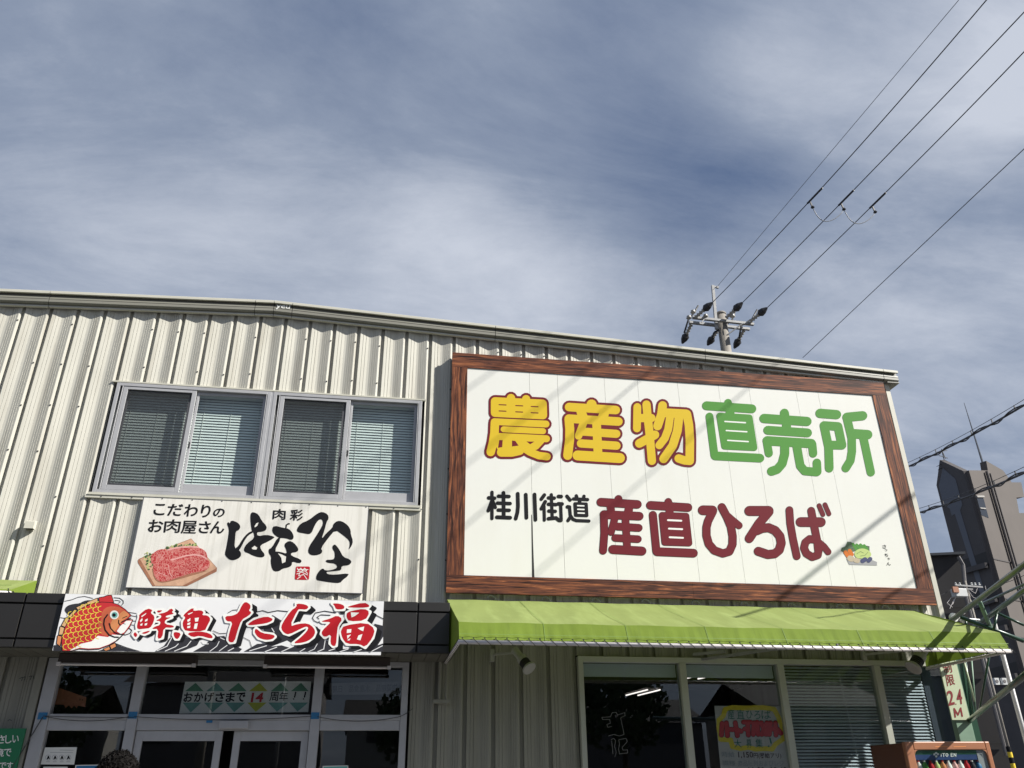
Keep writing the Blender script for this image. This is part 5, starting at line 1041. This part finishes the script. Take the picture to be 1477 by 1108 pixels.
MB().box(at(1377, 861, 23.9)+Vector((0, -.15, 0)), at(1391, 850, 23.9)+Vector((0, .2, 0))).build('transformer', 'ac_white', TP, bevel=.02); MB().box(at(1374, 855, 23.8)+Vector((0, -.1, 0)), at(1380, 847, 23.8)).build('transformer', 'p_board_dk', TP)
for pts in ([(1410, 848), (1407, 856), (1398, 850)], [(1421, 845), (1423, 855), (1420, 862)], [(1397, 852), (1404, 862), (1412, 864)], [(1372, 862), (1366, 870), (1374, 876)], [(1376, 865), (1370, 878)], [(1380, 858), (1374, 872)]): MB().tube([at(*q_, 23.9) for q_ in pts], .012, 5).build('jumper', 'tube_white', TP)
for k in range(9):
    z0_ = 1.0+k*.22; t_ = MB().lathe((b_.x, 24, z0_), [(.095, 0), (.095, .21)], 12).build('hazard_stripe', 'poster_yellow' if k % 2 else 'p_black', TP)
for a1_, b1_, lb in (((1340, 865), (1372, 850), 'left'), ((1421, 849), (1477, 830), 'right')): wire('faint thin wire reaching the distant transformer pole from the '+lb, at(*a1_, 24), at(*b1_, 23.9 if lb == 'left' else 22), .012, 1.0, .05)
T = thing('steel_pole', (9, 0, 0), 'plain pale steel pole behind the awning corner at the right edge', 'pole'); a_ = at(1456, 980, 1.5); MB().tube([(a_.x, 1.5, 0), (a_.x, 1.5, at(1437, 900, 1.5).z)], .035, 10).build('shaft', 'steel', T, smooth=True)
# ------------------------------------------------------------------ person
PR = thing('person', (-1.03, -6, 0), 'person with short dark curly hair seen from behind, head just showing at the lower left', 'person')
def skin_body():
    V = [(0, 0, .95), (0, 0, 1.12), (0, .01, 1.32), (0, 0, 1.47), (0, .01, 1.55), (0, .0, 1.62), (0, .0, 1.70), (.18, 0, 1.42), (.235, .02, 1.14), (.23, .10, .90), (.23, .14, .82), (-.18, 0, 1.42), (-.235, .02, 1.14), (-.23, .10, .90), (-.23, .14, .82),
         (.09, 0, .88), (.10, .02, .50), (.10, -.02, .09), (.11, .10, .04), (.11, .17, .035), (-.09, 0, .88), (-.10, .02, .50), (-.10, -.02, .09), (-.11, .10, .04), (-.11, .17, .035)]
    R_ = [.15, .135, .16, .10, .055, .085, .085, .065, .048, .032, .035, .065, .048, .032, .035, .095, .065, .045, .045, .035, .095, .065, .045, .045, .035]
    Ed = [(0, 1), (1, 2), (2, 3), (3, 4), (4, 5), (5, 6), (3, 7), (7, 8), (8, 9), (9, 10), (3, 11), (11, 12), (12, 13), (13, 14), (0, 15), (15, 16), (16, 17), (17, 18), (18, 19), (0, 20), (20, 21), (21, 22), (22, 23), (23, 24)]
    me = bpy.data.meshes.new('body'); me.from_pydata(V, Ed, []); o = bpy.data.objects.new('body', me); COL.objects.link(o); md = o.modifiers.new('skin', 'SKIN'); me.skin_vertices.new() if not me.skin_vertices else None
    for i, r_ in enumerate(R_): me.skin_vertices[0].data[i].radius = (r_, r_*.8); 
    me.skin_vertices[0].data[0].use_root = True; o.modifiers.new('sub', 'SUBSURF').levels = 2; o.modifiers['sub'].render_levels = 2
    me.materials.append(MATS['skin']); o.parent = PR
    return o
skin_body()
def clothes(nm, m_, V, Ed, R_):
    me = bpy.data.meshes.new(nm); me.from_pydata(V, Ed, []); o = bpy.data.objects.new(nm, me); COL.objects.link(o); o.modifiers.new('skin', 'SKIN')
    if not me.skin_vertices: me.skin_vertices.new()
    for i, r_ in enumerate(R_): me.skin_vertices[0].data[i].radius = (r_, r_*.85)
    me.skin_vertices[0].data[0].use_root = True; s_ = o.modifiers.new('sub', 'SUBSURF'); s_.levels = s_.render_levels = 2; me.materials.append(MATS[m_]); o.parent = PR
clothes('jacket', 'coat_cloth', [(0, 0, .92), (0, 0, 1.12), (0, .01, 1.33), (0, 0, 1.46), (.19, 0, 1.42), (.245, .02, 1.14), (.235, .10, .91), (-.19, 0, 1.42), (-.245, .02, 1.14), (-.235, .10, .91)], [(0, 1), (1, 2), (2, 3), (3, 4), (4, 5), (5, 6), (3, 7), (7, 8), (8, 9)], [.18, .165, .185, .12, .085, .065, .05, .085, .065, .05])
clothes('trousers', 'trousers', [(0, 0, .98), (.09, 0, .86), (.10, .02, .50), (.10, -.02, .10), (-.09, 0, .86), (-.10, .02, .50), (-.10, -.02, .10)], [(0, 1), (1, 2), (2, 3), (0, 4), (4, 5), (5, 6)], [.16, .11, .085, .07, .11, .085, .07])
for s_ in (-1, 1): MB().lathe((s_*.11-1.03, -6+.06, 0), [(.06, 0), (.065, .03), (.05, .08)], 12).build('shoe', 'p_black', PR)
# head with simple face looking to the shop (+y), curly hair
hb = MB(); hc = Vector((-1.03, -6.0, 1.625))
for i in range(13):
    ph = math.pi*i/12
    for j in range(20):
        th = 2*math.pi*j/20; rr_ = 1+.0; x = .075*math.sin(ph)*math.cos(th); y = .095*math.sin(ph)*math.sin(th); z = .115*math.cos(ph); 
        if z < -.02: x *= .85+.15*(1+z/.115); y *= .95
        hb.v.append(tuple(hc+Vector((x, y, z))))
for i in range(12):
    for j in range(20): hb.f.append((i*20+j, i*20+(j+1) % 20, (i+1)*20+(j+1) % 20, (i+1)*20+j))
HD = hb.build('head', 'skin', PR, smooth=True)
for s_ in (-1, 1): MB().lathe(tuple(hc+Vector((s_*.078, -.005, -.01))), [(.01, -.012), (.026, 0), (.02, .01)], 10, 'x').build('ear', 'skin', HD, smooth=True); MB().lathe(tuple(hc+Vector((s_*.03, .082, .008))), [(.004, 0), (.011, .004), (.004, .009)], 8, 'y').build('eye', 'p_black', HD)
MB().poly([hc+Vector((-.012, .088, -.03)), hc+Vector((.012, .088, -.03)), hc+Vector((0, .112, -.025)), hc+Vector((0, .09, .015))]).poly([hc+Vector((-.022, .086, -.055)), hc+Vector((.022, .086, -.055)), hc+Vector((0, .092, -.06))]).build('nose', 'skin', HD)
hr = MB(); rr = random.Random(5)
for i in range(1500):
    u = rr.uniform(-.35, 1); th = rr.uniform(0, 2*math.pi); d = Vector((math.sqrt(max(0, 1-u*u))*math.cos(th), math.sqrt(max(0, 1-u*u))*math.sin(th), u))
    if d.y > .55 and d.z < .45: continue
    p0 = hc+Vector((d.x*.072, d.y*.092, d.z*.112)); t1 = d.orthogonal().normalized(); t2 = d.cross(t1); r_ = rr.uniform(.006, .011); a0 = rr.uniform(0, 6.28); ln = rr.uniform(.012, .028)
    pts = [p0+d*ln*k/5+(t1*math.cos(a0+k*1.5)+t2*math.sin(a0+k*1.5))*r_ for k in range(6)]; hr.tube(pts, .0021, 3, cap=False)
hr.build('hair', 'hair', PR)['kind'] = 'stuff'
MB().lathe(tuple(hc+Vector((0, -.008, .012))), [(.03, -.06), (.082, -.03), (.088, .02), (.07, .07), (.035, .105), (.004, .118)], 16).build('hair_cap', 'hair', PR, smooth=True)
# ------------------------------------------------------------------ street behind the viewer (seen in the window glass)
rr = random.Random(21)
for k in range(7):
    x = -34+k*11; w_ = rr.uniform(7, 10); h_ = rr.uniform(4.5, 8.5); y = -34-rr.uniform(0, 4)
    T = thing('street_house', (x, y, 0), ['low grey house', 'pale two storey house', 'dark flat roofed shop', 'cream house with gable roof', 'brown office block', 'white garage', 'grey apartment house'][k]+' across the road behind the viewer', 'building')
    MB().box((x, y-8, 0), (x+w_, y, h_)).build('wall', 'far_wall' if k % 2 else 'far_wall2', T)
    r_ = MB(); r_.poly([(x-.3, y+.3, h_), (x+w_+.3, y+.3, h_), (x+w_+.3, y-4, h_+1.6), (x-.3, y-4, h_+1.6)]).poly([(x-.3, y-8.3, h_), (x+w_+.3, y-8.3, h_), (x+w_+.3, y-4, h_+1.6), (x-.3, y-4, h_+1.6)]).build('roof', 'house_dark', T, fixn=False)
    for i in range(3):
        for j in range(2): MB().box((x+1+i*2.6, y, 1+j*2.7), (x+2.4+i*2.6, y+.04, 2.3+j*2.7)).build('window', 'far_glass', T)
for k, (x, y, h_) in enumerate([(-6, -24, 9), (7, -25, 10)]):
    T = thing('utility_pole', (x, y, 0), 'street utility pole behind the viewer, '+('left' if k == 0 else 'right')+' of the two', 'utility pole'); MB().tube([(x, y, 0), (x, y, h_)], [.18, .13], 12).build('pole', 'concrete', T, smooth=True); MB().box((x-1, y-.05, h_-.6), (x+1, y+.05, h_-.5)).box((x-.8, y-.05, h_-1.3), (x+.8, y+.05, h_-1.2)).build('crossarm', 'steel', T)
for k in range(3): wire('street wire behind the viewer, '+['lowest', 'middle', 'highest'][k]+' one', (-45, -24.5, 7.6+k*.9), (50, -25, 8.0+k*.9), .03, 1, 1.0)

T = thing('street_lamp', (-3, -21, 0), 'double armed street lamp behind the viewer', 'street lamp')
MB().tube([(-3, -21, 0), (-3, -21, 7.6)], [.09, .05], 10).tube([(-3, -21, 7.5), (-3.6, -21, 7.9), (-4.6, -21, 7.95)], .035, 6).tube([(-3, -21, 7.5), (-2.4, -21, 7.9), (-1.4, -21, 7.95)], .035, 6).build('pole', 'steel', T, smooth=True)
for s_ in (-4.8, -1.2): MB().box((s_-.25, -21.1, 7.88), (s_+.25, -20.9, 7.98)).build('lamp_head', 'sun_lamp', T)
for k, (x, y, h_) in enumerate([(2, -29, 5.5), (11, -27, 6.5), (-13, -28, 6.0)]):
    T = thing('street_tree', (x, y, 0), ['small round tree', 'larger leafy tree', 'broad leafy tree'][k]+' across the road behind the viewer', 'tree')
    MB().tube([(x, y, 0), (x+.1, y, h_*.5), (x, y, h_*.8)], [.16, .11, .05], 8).build('trunk', 'bark', T, smooth=True)
    lf_ = MB(); rr = random.Random(k)
    for i in range(1400):
        d = Vector((rr.gauss(0, 1), rr.gauss(0, 1), rr.gauss(0, .8))).normalized()*rr.uniform(.5, 1)*h_*.33; c_ = Vector((x, y, h_*.75))+d; a1 = Vector((rr.uniform(-1, 1), rr.uniform(-1, 1), rr.uniform(-1, 1))).normalized()*.16; a2 = a1.orthogonal().normalized()*.13
        lf_.poly([c_-a1, c_-a2, c_+a1, c_+a2])
    lf_.build('crown', 'tree_leaf', T, fixn=False)
